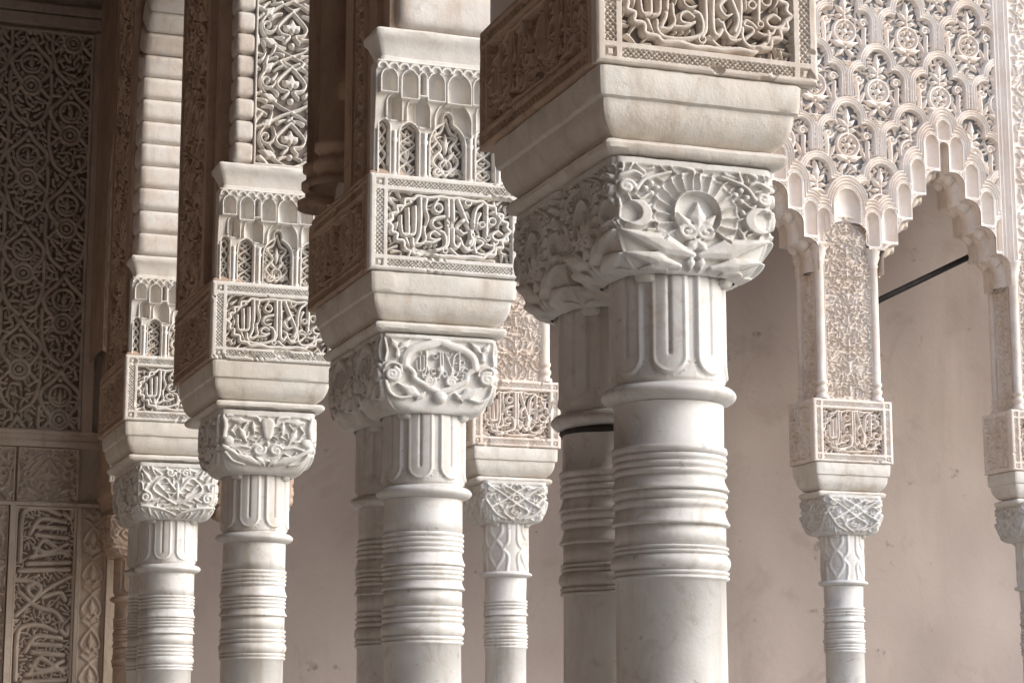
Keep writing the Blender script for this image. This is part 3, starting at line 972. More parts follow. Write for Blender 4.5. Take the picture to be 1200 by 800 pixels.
column(x + .205, y + .165, 'leftmost brightly lit column, with a tangled leaf capital', ARC, z_neck=-.350, cap=lambda F: cap_scroll(F, .03), bands=BANDS_B, r=.098, seed=8)
column(x + .205, y + .405, 'dark rear twin glimpsed left of the leftmost bright column', ARC, z_neck=-.350, cap=lambda F: cap_scroll(F, .03), na=60, nz=50, hy=.116, bands=BANDS_B, r=.098, seed=9)
# the corner of the two arcades has one more column, seen past the third one
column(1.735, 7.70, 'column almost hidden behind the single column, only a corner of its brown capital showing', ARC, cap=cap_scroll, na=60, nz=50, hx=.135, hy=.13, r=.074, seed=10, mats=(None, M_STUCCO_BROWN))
ph = thing('arcade_pier', (1.65, 7.56, ZT), 'pier block hidden behind the third pier at the corner of the arcades', 'pier', 'piers of the near arcade')
P, F = loft_rect(1.645, 1.87, 7.56, 7.84, impost_prof(), seed=5); obj('impost', P, F, M_IMPOST, ph)
V, F = box(1.65, 1.86, 7.57, 7.9, ZT + .001, Z_TOP); obj('inscribed_block', V, F, M_STUCCO, ph, False)

# last support, engaged in the end wall; its shadow is put into brown materials
t5 = thing('arcade_pier', (1.50, 9.52, ZT), 'small dark pier in the far left corner against the carved wall', 'pier', 'piers of the near arcade')
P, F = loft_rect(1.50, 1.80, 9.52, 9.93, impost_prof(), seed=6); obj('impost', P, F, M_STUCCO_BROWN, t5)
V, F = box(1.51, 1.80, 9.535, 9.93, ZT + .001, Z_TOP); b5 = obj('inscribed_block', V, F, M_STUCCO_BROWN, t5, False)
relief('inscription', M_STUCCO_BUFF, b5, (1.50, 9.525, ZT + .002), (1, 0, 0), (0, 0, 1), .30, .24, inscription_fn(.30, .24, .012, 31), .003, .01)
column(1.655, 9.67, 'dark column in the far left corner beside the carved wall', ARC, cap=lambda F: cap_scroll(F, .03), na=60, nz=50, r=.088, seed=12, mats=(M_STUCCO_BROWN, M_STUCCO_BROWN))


# arches of the near arcade: scalloped voussoirs and the spandrel wall ---------------------
def arch(ya, yb, x0, x1, xi0, xi1, label, stone_len, jamb_a, jamb_b, zj):
    """Stilted round arch between jamb_a (near) and jamb_b (far); wall from ya to yb."""
    t = thing('arcade_arch', ((x0 + x1) / 2, (jamb_a + jamb_b) / 2, ZT), label, 'arch', 'arches of the near arcade')
    c, R = (jamb_a + jamb_b) / 2, (jamb_b - jamb_a) / 2
    n = 40
    prof = [(jamb_b, zj)] + [(c + R * math.cos(a), Z_SPRING + R * math.sin(a)) for a in np.linspace(0, .8 * math.pi, n)] + [(jamb_a, Z_SPRING + .58 * R)]
    outer = [(yb, zj), (yb, Z_TOP), (ya, Z_TOP), (ya, zj)]
    # wall as strips between the opening and the outline (two faces and the soffit)
    V, F = [], []
    def up(p):
        y_, z_ = p
        return (y_, Z_TOP)
    poly = [(yb, zj), (yb, Z_TOP)]
    m = len(prof)
    for xx in (x0, x1):
        V += [(xx, p[0], p[1]) for p in prof] + [(xx, up(p)[0], up(p)[1]) for p in prof] + [(xx, yb, zj), (xx, yb, Z_TOP), (xx, ya, Z_SPRING + .58 * R), (xx, ya, Z_TOP)]
    k = 2 * m + 4
    for s, o in ((0, 0), (1, k)):
        for i in range(m - 1):
            f = (o + i, o + i + 1, o + m + i + 1, o + m + i)
            F.append(f if s == 0 else f[::-1])
        f = (o + 2 * m, o + 0, o + m, o + 2 * m + 1); F.append(f if s == 0 else f[::-1])
        f = (o + m - 1, o + 2 * m + 2, o + 2 * m + 3, o + 2 * m - 1); F.append(f if s == 0 else f[::-1])
    for i in range(m - 1):
        F.append((i, k + i, k + i + 1, i + 1))
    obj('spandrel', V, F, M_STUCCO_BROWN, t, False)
    # voussoirs: pillow-shaped stones lining the opening
    path = [(jamb_b, zj + .004), (jamb_b, Z_SPRING)] + [(c + R * math.cos(a), Z_SPRING + R * math.sin(a)) for a in np.linspace(0, .79 * math.pi, 50)][1:]
    path = np.array(path)
    sl = np.concatenate([[0], np.cumsum(np.hypot(*np.diff(path, axis=0).T))])
    L = sl[-1]
    ns = int(round(L / stone_len))
    per = 18
    s = np.linspace(0, L, ns * per + 1)
    Y = np.interp(s, sl, path[:, 0]); Zs = np.interp(s, sl, path[:, 1])
    ty, tz = np.gradient(Y), np.gradient(Zs); ln = np.hypot(ty, tz)
    ny, nz = -tz / ln, ty / ln                     # into the opening
    rng = np.random.RandomState(int(stone_len * 1e4))
    fr = (np.arange(len(s)) % per) / per
    idx = np.minimum(np.arange(len(s)) // per, ns - 1)
    bul = np.clip(1 - np.abs(2 * fr - 1) ** 5, 0, 1) ** .5
    lift = .026 * bul + rng.uniform(-.003, .003, ns)[idx] * bul
    u = np.concatenate([[0, 0, 0, .012, .03], np.linspace(.06, .94, 8), [.97, .988, 1, 1, 1]])
    g = np.concatenate([[-5, -.6, -.1, .62, .9], np.ones(8), [.9, .62, -.1, -.6, -5]])
    X = xi0 + (xi1 - xi0) * u
    XX = X[None, :] - (u < .04)[None, :] * (lift[:, None] - .012) * .75
    G = np.where(g[None, :] < 0, g[None, :] * .02, g[None, :] * lift[:, None])
    P = np.stack([np.broadcast_to(XX, G.shape), Y[:, None] + ny[:, None] * G, Zs[:, None] + nz[:, None] * G], -1).reshape(-1, 3)
    w = len(u)
    i = np.arange(len(s) - 1)[:, None]; j = np.arange(w - 1)[None, :]
    Q = np.stack([i * w + j, (i + 1) * w + j, (i + 1) * w + j + 1, i * w + j + 1], -1).reshape(-1, 4)
    obj('voussoirs', P, Q, M_VOUSSOIR, t)
    return t


zc_ = ZT + .6125
arch(3.67, 5.337, 1.40, 1.70, 1.423, 1.712, 'pale smooth arch foot at the top edge, above the second pier from the front', .11, 3.70, 4.757, zc_)
arch(5.342, 6.712, 1.335, 1.66, 1.322, 1.371, 'arch of narrow stacked stones beside the tall white leaf scroll panel', .071, 5.36, 6.156, zc_)
arch(6.717, 8.104, 1.2767, 1.63, 1.262, 1.60, 'curving arch of rounded pillow stones above the leftmost bright pier', .086, 6.73, 7.530, zc_)
arch(8.108, 9.945, 1.45, 1.75, 1.47, 1.73, 'dark arch leading to the far left corner, hidden behind the leftmost bright pier', .1, 8.12, 9.53, zc_)

# ------------------------------------------------------------------ far arcade on slender columns
FAR = 'slender columns of the far arcade'
YR = 7.733
RX = {0: 2.632, 1: 4.145, 2: 5.11}


def far_pier(x0, label, seed, na=64):
    t = thing('arch_pier', (x0, YR, ZT), label, 'pier', 'piers of the far arcade')
    P, F = loft_rect(x0 + .004, x0 + .372, YR, YR + .235, [(z, e * .95) for z, e in impost_prof()], seed=seed)
    obj('impost', P, F, M_IMPOST, t).data.set_sharp_from_angle(angle=math.radians(38))
    V, F = box(x0 + .024, x0 + .37, YR + .024, YR + .232, ZT + .001, ZT + .268)
    b = obj('inscribed_block', V, F, M_STUCCO_BUFF, t, False)
    relief('inscription', M_STUCCO_BUFF, b, (x0, YR, ZT + .002), (1, 0, 0), (0, 0, 1), .375, .266, inscription_fn(.375, .266, .020, seed, .0018, .02, 1.0), .0026, .022)
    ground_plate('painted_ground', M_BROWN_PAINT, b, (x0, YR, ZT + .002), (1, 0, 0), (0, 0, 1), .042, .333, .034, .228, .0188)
    relief('side_inscription', M_STUCCO_BUFF, b, (x0 + .001, YR + .232, ZT + .003), (0, -1, 0), (0, 0, 1), .208, .264, scroll_fn(.208, .264, .13, .014, seed + 3, .022, .022, .0018, 2), .0026, .02)
    z0, z1 = ZT + .269, ZT + .985
    V, F = box(x0 + .055, x0 + .325, YR + .03, YR + .21, z0, z1 + .1)
    c = obj('pilaster', V, F, M_STUCCO_BUFF, t, False)
    relief('carved_panel', M_STUCCO_BUFF, c, (x0 + .078, YR + .018, z0 + .002), (1, 0, 0), (0, 0, 1), .222, .80, scroll_fn(.222, .80, .1, .018, seed + 7, .006, .019, .0018, 3, .10), .0026, .011)
    ground_plate('painted_ground', M_BROWN_PAINT, c, (x0 + .078, YR + .018, z0 + .002), (1, 0, 0), (0, 0, 1), .006, .216, .006, .75, .0168)
    relief('side_panel', M_STUCCO_BUFF, c, (x0 + .044, YR + .165, z0 + .002), (0, -1, 0), (0, 0, 1), .110, .72, scroll_fn(.110, .72, .16, .014, seed + 9, .005, .02, .0018, 2), .003, .010)
    for px, py in ((x0 + .057, YR + .027), (x0 + .318, YR + .027), (x0 + .057, YR + .195), (x0 + .318, YR + .195)):
        rod(px, py, z0, ZT + .935, .0195, 'colonnette', M_STUCCO_BUFF, t)
    return t


far_pier(RX[0], 'far pier with a carved block partly hidden behind the script cartouche capital', 41)
far_pier(RX[1], 'far pier with a tall lacy panel between two colonnettes, left of the dark iron rod', 42)
far_pier(RX[2], 'far pier at the right edge of the picture, showing its shaded side', 43)
kw = dict(cap=cap_knot, na=72, nz=56, hx=.128, hy=.115, bands=BANDS_C, neck='knot', z_cap=-.135, z_neck=-.300, z_col=-.487, z_shaft=-.508, r=.083, lift=0)
column(RX[0] + .185, YR + .125, 'slender far column standing between the second and the nearest thick shafts', FAR, seed=21, **kw)
column(RX[1] + .185, YR + .125, 'slender far column standing alone in front of the bare plaster wall', FAR, seed=22, **kw)
column(RX[2] + .185, YR + .125, 'slender far column cut off by the right edge of the picture', FAR, seed=23, **kw)

# the stalactite arches and lattice between those piers
def steps(n, sw=.0735, sh=.117, zt=.955):
    """Half profile of a stepped arch: (half width, z bottom, z top) from the springing to the slot at the crown."""
    out = []
    for k in range(n):
        hw = .025 + sw * (n - k)
        out.append((hw, zt - sh + sh * k, zt + sh * k))
    out.append((.022, zt + sh * (n - 1) + .012, zt + sh * n + .015))
    return out


ARCHES = [(RX[1] + .675, steps(4)), (RX[1] + .04 - .535, steps(7))]
X_L, X_R, Z_L, Z_H = 3.05, 5.64, .925, 2.34


def sd_box(X, Z, x0, x1, z0, z1, r):
    qx = np.abs(X - (x0 + x1) / 2) - (x1 - x0) / 2 + r; qz = np.abs(Z - (z0 + z1) / 2) - (z1 - z0) / 2 + r
    return np.minimum(np.maximum(qx, qz), 0) + np.hypot(np.maximum(qx, 0), np.maximum(qz, 0)) - r


def sd_open(X, Z):
    d = np.full_like(X, 9.)
    for xc in (RX[1] + .188, RX[2] + .188):          # arched head of the panel between the colonnettes
        d = np.minimum(d, np.where(Z > .97, np.hypot(X - xc, (Z - .97) * 1.3) - .098, np.abs(X - xc) - .098))
    for c, st in ARCHES:
        for hw, z0, z1 in st:
            d = np.minimum(d, sd_box(X, Z, c - hw, c + hw, -1.0 if hw > .03 else z0 - .2, z1, min(.058, hw * .95)))
    return d


def niches():
    out = []
    for c, st in ARCHES:
        n = len(st) - 1
        for k in range(1, n + 1):
            hw0, hw1 = st[k - 1][0], st[k][0]
            if k == n: hw1 = .025
            xc, w, z0 = (hw0 + hw1) / 2, (hw0 - hw1) / 2 * .86, st[k - 1][2] + .012
            for s in (1, -1):
                out.append((c + s * xc, w, z0, z0 + .148))
        hw0 = st[0][0]
        out.append((c, .030, st[-1][2] + .012, st[-1][2] + .10))
    out.append((RX[1] + .188, .060, 1.035, 1.185))
    out.append((RX[1] + .188 - .118, .030, .94, 1.09)); out.append((RX[1] + .188 + .118, .030, .94, 1.09))
    return out


NICHES = niches()


def niche_sd(X, Z, x, w, z0, z1, point=0.3):
    zc = z1 - w * (1 + point)
    d = np.where(Z > zc, np.hypot(X - x, (Z - zc) / (1 + point)) - w, np.abs(X - x) - w)
    return np.maximum(d, z0 - Z)


def lattice_fn(F):
    X, Z = F.X + X_L, F.Z + Z_L
    h = np.zeros_like(X)
    so = sd_open(X, Z)
    u = so.copy()
    for x, w, z0, z1 in NICHES:
        u = np.minimum(u, niche_sd(X, Z, x, w, z0, z1))
    # lattice cells: brick pattern of three-lobed arches
    PXX, PZZ = .311, .258
    X0, Z0 = RX[1] + .205, 1.435
    best = np.full_like(X, 9.); inner = np.full_like(X, 9.)
    row0 = np.round((Z - Z0) / PZZ)
    orn = Field(F.xs, F.zs)
    orn.pad = .02
    cells = []
    for r in range(-4, 6):
        for c in range(-6, 7):
            cx, cz = X0 + (c + .5 * (r % 2)) * PXX, Z0 + r * PZZ
            if X_L - .3 < cx < 5.3 and .7 < cz < 2.6: cells.append((cx, cz))
    def cell_sd(lx, lz):
        a = np.hypot(lx, lz - .075) - .062                     # crown lobe
        b = np.hypot(np.abs(lx) - .082, lz - .005) - .046      # shoulder lobes
        cbox = sd_box(lx, lz, -.128, .128, -.19, .006, .012)
        neck = sd_box(lx, lz, -.062, .062, -.1, .075, .002)
        low = np.abs(lx) * .85 + np.abs(lz + .20) * .75 - .115
        return np.minimum(np.minimum(np.minimum(a, b), neck), np.maximum(cbox, -(lz + .19)))
    # nearer (lower) rows overlap the ones above, like scales
    owner = np.full(X.shape, -1); sdo = np.full_like(X, 9.)
    for k, (cx, cz) in sorted(enumerate(cells), key=lambda q: -q[1][1]):
        w = F.win(cx - .2 - X_L, cx + .2 - X_L, cz - .35 - Z_L, cz + .22 - Z_L)
        if X[w].size == 0: continue
        d = cell_sd(X[w] - cx, Z[w] - cz)
        near = d < .034
        sdo[w] = np.where(near, d, sdo[w]); owner[w] = np.where(near, k, owner[w])
    ridge = sum(np.clip(1.3 - np.abs(sdo - q) / .0040, 0, 1) for q in (.002, .0135, .025))
    band = (sdo > -.004)
    for cx, cz in cells:
        x, z = cx - X_L, cz - Z_L
        orn.leaf((x, z + .045), (x, z + .118), .015)
        orn.ring((x, z - .052), .052, .007); orn.ring((x, z - .052), .037, .0035); orn.disc((x, z - .052), .014)
        for k in range(6):
            a = k * math.pi / 3
            orn.disc((x + math.cos(a) * .027, z - .052 + math.sin(a) * .027), .0085)
        orn.line([(x, z - .004), (x, z + .05)], .008, .004)
        for s in (1, -1):
            orn.leaf((x + s * .006, z + .035), (x + s * .04, z + .068), .011); orn.leaf((x + s * .01, z + .02), (x + s * .045, z + .018), .010)
            orn.leaf((x + s * .008, z - .115), (x + s * .07, z - .095), .013); orn.leaf((x + s * .008, z - .135), (x + s * .045, z - .165), .011)
            orn.spiral((x + s * .092, z - .005), .022, .006, 0, 1.2, s)
            orn.line([(x + s * .1, z - .03), (x + s * .098, z - .09), (x + s * .108, z - .15)], .009, .006)
            orn.leaf((x + s * .065, z - .06), (x + s * .088, z - .12), .008)
        orn.disc((x, z - .125), .009)
        orn.ring((x + PXX / 2, z - .03), .022, .006); orn.disc((x + PXX / 2, z - .03), .009)
        orn.leaf((x + PXX / 2, z + .0), (x + PXX / 2, z + .06), .010)
    rng = random.Random(5)
    orn.fill(.023, 0, 5.1 - X_L, 0, Z_H - Z_L, rng, gap=.1, tries=16000)
    ground = -.030
    o = orn.height(.023, .0025, .3, .008)
    h = np.where(sdo < -.002, ground + o, ground + o * .9 + .004)
    h = np.maximum(h, np.where(band & (sdo < .030), -.008 + .010 * np.clip(ridge, 0, 1), -1))
    # mouldings that follow the arches
    mb = u < .047
    rd = sum(np.clip(1.3 - np.abs(u - q) / .0042, 0, 1) for q in (.010, .021, .032, .043))
    h = np.where(mb, -.010 + .014 * np.clip(rd, 0, 1), h)
    h = np.where(u < .006, .002, h)
    for x, w, z0, z1 in NICHES:
        d = niche_sd(X, Z, x, w, z0, z1)
        t = np.clip((X - x) / w, -1, 1); zc = z1 - 1.3 * w
        crown = np.clip((Z - zc) / (1.3 * w), 0, 1)
        hol = .004 - .038 * np.sqrt(np.clip(1 - t * t, 0, 1)) * (1 - .7 * crown ** 2) * np.clip((Z - z0) / .02 + .35, 0, 1)
        h = np.where(d < 0, hol, h)
    # alfiz frame: two upright mouldings at the right, carved border beyond
    fx = X - 5.095
    fr = (fx > 0) & (fx < .092)
    prof = -.012 + .011 * sum(np.clip(1.3 - np.abs(fx - q) / k, 0, 1) for q, k in ((.008, .006), (.026, .005), (.044, .004), (.062, .005), (.083, .007)))
    h = np.where(fr, prof, h)
    G = Field(F.xs, F.zs)
    G.fill(.034, 5.2 - X_L, X_R - X_L, 0, Z_H - Z_L, random.Random(9), gap=.12)
    h = np.where(fx >= .092, -.014 + G.height(.014, .002, .3, .005), h)
    return h


wl = thing('lattice_arch_wall', (4.4, YR, ZT), 'pale wall with lobed lattice and roundels over stalactite arches, upper right', 'arch wall')
relief('lattice', M_WHITE_LACE, wl, (X_L, YR - .006, ZT + Z_L), (1, 0, 0), (0, 0, 1), X_R - X_L, Z_H - Z_L, lattice_fn, .0028,
       mask=lambda F: sd_open(F.X + X_L, F.Z + Z_L) > -.001)
# painted ground behind the pierced lattice
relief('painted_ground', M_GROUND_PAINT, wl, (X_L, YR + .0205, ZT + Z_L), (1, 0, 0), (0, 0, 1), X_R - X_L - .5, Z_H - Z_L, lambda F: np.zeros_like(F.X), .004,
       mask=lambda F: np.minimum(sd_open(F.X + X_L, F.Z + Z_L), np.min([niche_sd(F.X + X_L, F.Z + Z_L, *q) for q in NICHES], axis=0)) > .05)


def outline(c, st, inset, zlow):
    """Polyline of the stepped opening, left foot over the crown to the right foot, cusps rounded."""
    half = []
    for k, (hw, z0, z1) in enumerate(st):
        w = max(hw - inset, .006)
        zb = zlow if k == 0 else st[k - 1][2] - inset
        zt_ = z1 - inset
        r = min(.058, w * .9)
        half.append((w, zb))
        for a in np.linspace(0, math.pi / 2, 6):
            half.append((w - r + r * math.cos(a), zt_ - r + r * math.sin(a)))
    pts = [(c - w, z) for w, z in half] + [(c + w, z) for w, z in reversed(half)]
    return pts


def soffit(c, st, t):
    rows = []
    spec = [(.0, .0), (.050, .0), (.056, .012), (.075, .020), (.115, .020), (.134, .012), (.140, .0), (.225, .0)]
    for y_, ins in spec:
        rows.append([(x_, YR - .004 + y_, ZT + z_) for x_, z_ in outline(c, st, ins, .82)])
    n = len(rows[0])
    V = [p for r in rows for p in r]
    F = [(i * n + j, i * n + j + 1, (i + 1) * n + j + 1, (i + 1) * n + j) for i in range(len(rows) - 1) for j in range(n - 1)]
    o = obj('stalactite_soffit', V, F, M_STUCCO_BUFF, t)
    o.data.set_sharp_from_angle(angle=math.radians(50))
    # hanging cells within the thickness of the arch
    for k in range(1, len(st)):
        hw0, hw1 = st[k - 1][0], st[k][0]
        for s in (1, -1):
            xc = c + s * (hw0 + max(hw1, .025)) / 2
            zt_ = st[k - 1][2]
            for q, yy in enumerate((.045, .13)):
                P, Q = lathe(xc, YR + yy + .02, [(.033, ZT + zt_ + .004), (.034, ZT + zt_ - .012), (.026, ZT + zt_ - .03), (.012, ZT + zt_ - .042), (.001, ZT + zt_ - .046)], 16)
                obj('pendant', P, Q, M_STUCCO_BUFF, o)


for c, st in ARCHES:
    soffit(c, st, wl)
# rest of the wall: back face and plain left bay
def wall_poly(xa, xb, y_, arches, name, mat, t):
    """Flat wall face with stepped openings, as vertical strips."""
    V, F = [], []
    xs = sorted(set(list(np.linspace(xa, xb, 30)) + [c + s * hw for c, st in arches for hw, _, _ in st for s in (1, -1)]))
    for a, b in zip(xs[:-1], xs[1:]):
        m_ = (a + b) / 2
        zb = ZT + .9
        for c, st in arches:
            for hw, z0, z1 in st:
                if abs(m_ - c) < hw: zb = max(zb, ZT + z1)
        i = len(V)
        V += [(a, y_, zb), (b, y_, zb), (b, y_, Z_TOP + .02), (a, y_, Z_TOP + .02)]
        F.append((i, i + 3, i + 2, i + 1))
    return obj(name, V, F, mat, t, False)


wall_poly(1.75, 7.6, YR + .222, ARCHES + [(2.31, steps(4))], 'rear_face', M_STUCCO_BUFF, wl)
wall_poly(1.75, X_L + .001, YR + .03, [(2.31, steps(4))], 'plain_bay', M_STUCCO_BUFF, wl)
wall_poly(X_R, 7.6, YR + .0, [], 'outer_bay', M_WHITE_LACE, wl)
V, F = box(X_L, 7.6, YR + .03, YR + .20, ZT + Z_H - .01, Z_TOP + .02)
obj('wall_head', V, F, M_STUCCO_BUFF, wl, False)

# iron tie rod behind the arch
tr = thing('tie_rod', (4.83, 7.962, ZT + .87), 'dark iron tie rod slanting across the arch opening at the right', 'rod')
TIE = ((4.42, 7.962, EYE + 1.738), (5.24, 7.962, EYE + 2.142))

# ------------------------------------------------------------------ walls, roof, ground
YE = 9.95
pw = thing('plastered_wall', (5, YE, 0), 'bare pinkish plaster wall behind the columns', 'wall')
V, F = box(1.82, 9.5, YE, YE + .4, 0, Z_TOP + .1)
nx, nz = 150, 100
def plaster_fn(F):
    X, Z = F.X, F.Z
    rng = np.random.RandomState(4)
    h = np.zeros_like(X)
    for k in range(16):
        a = rng.uniform(0, 6.28); f = rng.uniform(2, 14)
        h += np.sin((X * math.cos(a) + Z * math.sin(a)) * f + rng.uniform(0, 6)) * .018 / f
    return h
relief('plaster', M_PLASTER, pw, (1.82, YE, 0), (1, 0, 0), (0, 0, 1), 7.7, Z_TOP + .1, plaster_fn, .05, .4)


def field_fn(F):
    """Dark wall ornament: staggered columns of medallions, ogees and fans over leafy ground."""
    X, Z = F.X, F.Z
    W, H = F.xs[-1], F.zs[-1]
    rng = random.Random(12)
    px, pz = .196, .465
    for c in range(-1, int(W / px) + 2):
        for r in range(-1, int(H / pz) + 2):
            x, z = W - .10 - c * px, .06 + r * pz + (.5 * pz if c % 2 else 0)
            F.ring((x, z), .045, .009); F.ring((x, z), .026, .006); F.disc((x, z), .012)
            for s in (1, -1):
                F.line([(x + s * .046, z + .02), (x + s * .085, z + .075), (x + s * .09, z + .13), (x + s * .03, z + .19), (x, z + .235)], .0095)
                F.line([(x + s * .046, z - .01), (x + s * .095, z - .05), (x + s * .098, z + .06)], .008)
                F.line([(x + s * .098, z - .06), (x + s * .07, z - .15), (x + s * .012, z - .20)], .009)
                F.leaf((x, z + .075), (x + s * .04, z + .10), .008); F.spiral((x + s * .045, z + .055), .018, .004, 0, 1.2, s)
            F.leaf((x, z + .08), (x, z + .15), .014); F.disc((x, z + .19), .010)
            F.ring((x, z + .115), .05, .007)
    F.fill(.030, 0, W, 0, H, rng, gap=.08, fat=1.4)
    e = np.minimum(np.minimum(X, W - X), np.minimum(Z, H - Z))
    return np.where(e < .012, 0, -.024 + F.height(.023, .003, .3, .006))


# upright script of the lower wall, one period; (x 0..1 across, z 0..1 up)
UPRIGHT = [[(.06, .52), (.06, .86), (.14, .96), (.45, .98), (.75, .93)], [(.83, .94), (.95, .9), (.97, .97)], [(.22, .76), (.34, .86), (.48, .89), (.85, .87)],
           [(.34, .82), (.85, .81)], [(.34, .75), (.9, .73)], [(.3, .56), (.45, .70), (.66, .66), (.92, .58)], [(.24, .56), (.95, .62)], [(.3, .64), (.55, .60), (.9, .68)],
           [(.06, .44), (.95, .46)], [(.2, .50), (.95, .52)], [(.0, .36), (.28, .35), (.45, .29), (.32, .22), (.2, .29), (.32, .33)],
           [(.98, .40), (.6, .30), (.25, .16), (.02, .06)], [(.06, .26), (.38, .14), (.7, .10), (.86, .02)], [(.5, .22), (.8, .26), (.9, .2)]]


def upright_fn(F):
    X, Z = F.X, F.Z
    W, H = F.xs[-1], F.zs[-1]
    P = .545
    n = int(H / P) + 1
    for k in range(-1, n + 1):
        for st in UPRIGHT:
            F.line([(.014 + a * (W - .028), H - .54 - k * P + b * P) for a, b in st], .0095)
    top = F.height(.023, .003, .2, .006)
    F.fill(.028, .01, W - .01, .01, H - .01, random.Random(3), gap=.12)
    low = F.height(.013, .003, .2, .006)
    e = np.minimum(np.minimum(X, W - X), np.minimum(Z, H - Z))
    return np.where(e < .010, 0, -.024 + np.maximum(top, low))


def strip_fn(F):
    X, Z = F.X, F.Z
    W, H = F.xs[-1], F.zs[-1]
    c = W / 2
    for k in range(int(H / .16) + 1):
        z = k * .16
        for s in (1, -1):
            F.line([(c, z), (c + s * W * .36, z + .04), (c + s * W * .2, z + .09), (c, z + .12), (c + s * W * .3, z + .15)], .007, .005)
            F.leaf((c + s * W * .1, z + .03), (c + s * W * .32, z + .0), .010)
        F.leaf((c, z + .03), (c, z + .095), .014)
    e = np.minimum(X, W - X)
    return np.where(e < .008, 0, -.012 + F.height(.012, .003, .3, .006))


cw = thing('carved_wall', (.4, YE, 0), 'dark end wall covered with carved medallions above and upright script below', 'wall')
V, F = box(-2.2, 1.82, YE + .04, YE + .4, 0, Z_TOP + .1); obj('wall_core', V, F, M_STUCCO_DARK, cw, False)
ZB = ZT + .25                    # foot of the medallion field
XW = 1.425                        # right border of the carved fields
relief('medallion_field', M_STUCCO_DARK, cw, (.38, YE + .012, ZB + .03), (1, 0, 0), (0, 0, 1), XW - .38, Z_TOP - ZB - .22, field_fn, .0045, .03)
ground_plate('painted_ground', M_DARK_GROUND, cw, (.38, YE + .012, ZB + .03), (1, 0, 0), (0, 0, 1), .012, XW - .38 - .012, .012, Z_TOP - ZB - .23, .0205)
V, F = join(box(-2.2, 1.56, YE - .006, YE + .04, ZB + .012, ZB + .03), box(-2.2, 1.56, YE + .002, YE + .04, ZB - .02, ZB + .0115), box(-2.2, 1.56, YE - .008, YE + .04, ZB - .047, ZB - .0205))
obj('band_moulding', V, F, M_WALL_TAN, cw, False)
V, F = join(box(-2.2, 1.56, YE - .01, YE + .04, Z_TOP - .17, Z_TOP - .12), box(-2.2, 1.56, YE - .02, YE + .04, Z_TOP - .11, Z_TOP - .07))
obj('top_moulding', V, F, M_STUCCO_DARK, cw, False)
XB = 1.13
for xa, xb, sd in ((XB + .012, XW, 5), (XB - .30, XB, 6), (XB - .62, XB - .312, 7)):
    relief('square_cartouche', M_WALL_TAN, cw, (xa, YE + .012, ZB - .305), (1, 0, 0), (0, 0, 1), xb - xa, .255, scroll_fn(xb - xa, .255, .255, .022, sd, .012, .032, .003, 1), .005, .03)
V, F = box(-2.2, 1.56, YE - .004, YE + .04, ZB - .325, ZB - .308); obj('band_moulding', V, F, M_WALL_TAN, cw, False)
HL = ZB - .327 - .9
relief('script_panel', M_WALL_TAN, cw, (XB + .012, YE + .012, .9), (1, 0, 0), (0, 0, 1), XW - XB - .012, HL, upright_fn, .004, .03)
ground_plate('painted_ground', M_DARK_GROUND, cw, (XB + .012, YE + .012, .9), (1, 0, 0), (0, 0, 1), .01, XW - XB - .022, .01, HL - .01, .0205)
relief('leaf_panel', M_WALL_TAN, cw, (XB - .35, YE + .012, .9), (1, 0, 0), (0, 0, 1), .33, HL, scroll_fn(.33, HL, .35, .022, 15, .010, .04, .003, 1), .005, .03)
relief('leaf_strip', M_WALL_TAN, cw, (XW + .018, YE + .012, .9), (1, 0, 0), (0, 0, 1), .125, HL, strip_fn, .0045, .02)
V, F = join(box(XB - .016, XB + .010, YE - .004, YE + .04, .9, ZB - .3255), box(XW + .001, XW + .016, YE - .002, YE + .04, .9, ZB - .3255), box(XW + .145, XW + .16, YE - .004, YE + .04, .9, ZB - .3255),
            box(XW + .002, XW + .05, YE - .012, YE + .04, ZB + .0305, Z_TOP - .19))
obj('upright_moulding', V, F, M_WALL_TAN, cw, False)

gw = thing('gallery_wall', (-1.9, 3, 0), 'inner long wall of the gallery, out of view at the left', 'wall')  # unseen long wall and closing end, built to keep the left faces dark
V, F = join(box(-2.2, 1.7, -9.3, -9.01, 0, Z_TOP + .1), box(-2.2, -1.9, -9, YE + .0, 0, Z_TOP + .1)); obj('plaster', V, F, M_PLASTER, gw, False)
ac = thing('arcade_continuation', (1.45, -1, 0), 'rest of the near arcade, beside and behind the viewpoint, out of view', 'arcade')  # unseen simplified bays, added to keep sunlight out of the gallery
for k in range(6):
    yk = 1.28 - 1.72 * k
    P, F = loft_rect(1.26, 1.648, yk, yk + .545, impost_prof(), seg=8); obj('impost', P, F, M_IMPOST, ac)
    V, F = box(1.27, 1.66, yk, yk + .6, ZT + .001, ZT + 1.15); obj('inscribed_block', V, F, M_STUCCO, ac, False)
    for q in (.155, .395):
        P, Q = capital_mesh(1.45, yk + q, .145, .116, .104, ZT - .147, .19, lambda F: np.zeros_like(F.X), 12, 10); obj('capital', P, Q, M_CAPITAL, ac)
        P, Q = lathe(1.45, yk + q, [(.102, ZT - .335), (.1, ZT - .5), (.112, ZT - .52), (.094, ZT - .54), (.094, ZT - .85), (.1, .12), (.14, .1), (.14, 0)], 32); obj('shaft', P, Q, M_MARBLE, ac)
V, F = box(1.28, 1.65, -9, 3.66, ZT + 1.151, Z_TOP + .1); obj('spandrel', V, F, M_STUCCO_BROWN, ac, False)
V, F = box(1.28, 1.65, 3.07, 3.66, ZT + .243, ZT + 1.15); obj('pier_core', V, F, M_STUCCO, ac, False)
ce = thing('wooden_ceiling', (0, 3, Z_TOP), 'dark cedar ceiling over the gallery, above the top edge', 'ceiling', kind='structure')  # unseen slab, built to block sky light over the gallery and far room
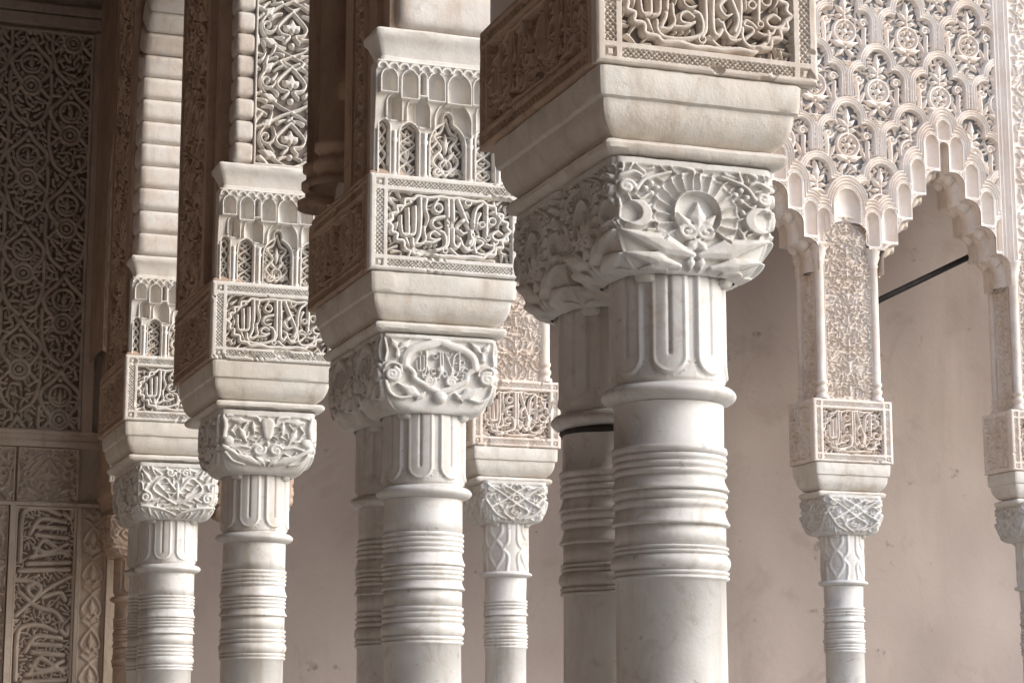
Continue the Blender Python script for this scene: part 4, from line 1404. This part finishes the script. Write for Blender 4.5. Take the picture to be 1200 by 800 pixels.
V, F = join(box(-2.3, 1.72, -9, YE + .5, Z_TOP + .11, Z_TOP + .3), box(1.73, 7.6, YR - .02, YE + .5, Z_TOP + .11, Z_TOP + .3))
obj('boards', V, F, M_WOOD, ce, False)
V, F = [(-300, -300, 0), (300, -300, 0), (300, 300, 0), (-300, 300, 0)], [(0, 1, 2, 3)]
g = obj('ground', V, F, M_PAVING, None, False)
g['kind'] = 'structure'; g['label'] = 'worn stone paving of the court and gallery'; g['category'] = 'paving'


# tie rod mesh
def tube(a, b, r, n=12):
    a, b = np.array(a), np.array(b)
    d = (b - a) / np.linalg.norm(b - a)
    u = np.cross(d, (0, 0, 1)); u /= np.linalg.norm(u); v = np.cross(u, d)
    P = [p + r * (math.cos(t) * u + math.sin(t) * v) for p in (a, b) for t in np.linspace(0, 2 * math.pi, n, endpoint=False)]
    F = [(i, (i + 1) % n, n + (i + 1) % n, n + i) for i in range(n)] + [tuple(range(n))[::-1], tuple(range(n, 2 * n))]
    return P, F


V, F = tube(*TIE, .0135); obj('bar', V, F, M_IRON, tr)

# ------------------------------------------------------------------ camera and light
cam = bpy.data.objects.new('camera', bpy.data.cameras.new('camera'))
COL.objects.link(cam)
cam.data.sensor_fit = 'HORIZONTAL'; cam.data.sensor_width = 36; cam.data.lens = 36 * 2450 / 1200
cam.data.clip_start = .05; cam.data.clip_end = 1000
cam.location = (0, 0, EYE)
cam.rotation_euler = (math.radians(90) + math.atan(445 / 2450), 0, -math.radians(19.9))
scene.camera = cam

w = bpy.data.worlds.new('World'); scene.world = w; w.use_nodes = True
nt = w.node_tree
sky = nt.nodes.new('ShaderNodeTexSky'); sky.sky_type = 'NISHITA'; sky.sun_disc = False
SUN = Vector((.92, -.60, .62)).normalized()          # towards the sun
sky.sun_elevation = math.asin(SUN.z); sky.sun_rotation = math.atan2(SUN.x, SUN.y)
sky.dust_density = 1.5; sky.air_density = 1.0
nt.links.new(sky.outputs[0], nt.nodes['Background'].inputs[0])
nt.nodes['Background'].inputs[1].default_value = .14
sun = bpy.data.objects.new('sun', bpy.data.lights.new('sun', 'SUN')); COL.objects.link(sun)
sun.data.energy = 1.15; sun.data.angle = math.radians(30); sun.data.color = (1, 1, .99)
sun.rotation_euler = SUN.to_track_quat('Z', 'Y').to_euler()
sun.location = (3, -3, 8)
scene.view_settings.view_transform = 'Standard'; scene.view_settings.look = 'None'
scene.view_settings.exposure = 1.15; scene.view_settings.gamma = 1
scene.cycles.max_bounces = 8; scene.cycles.diffuse_bounces = 5
scene.cycles.use_denoising = True
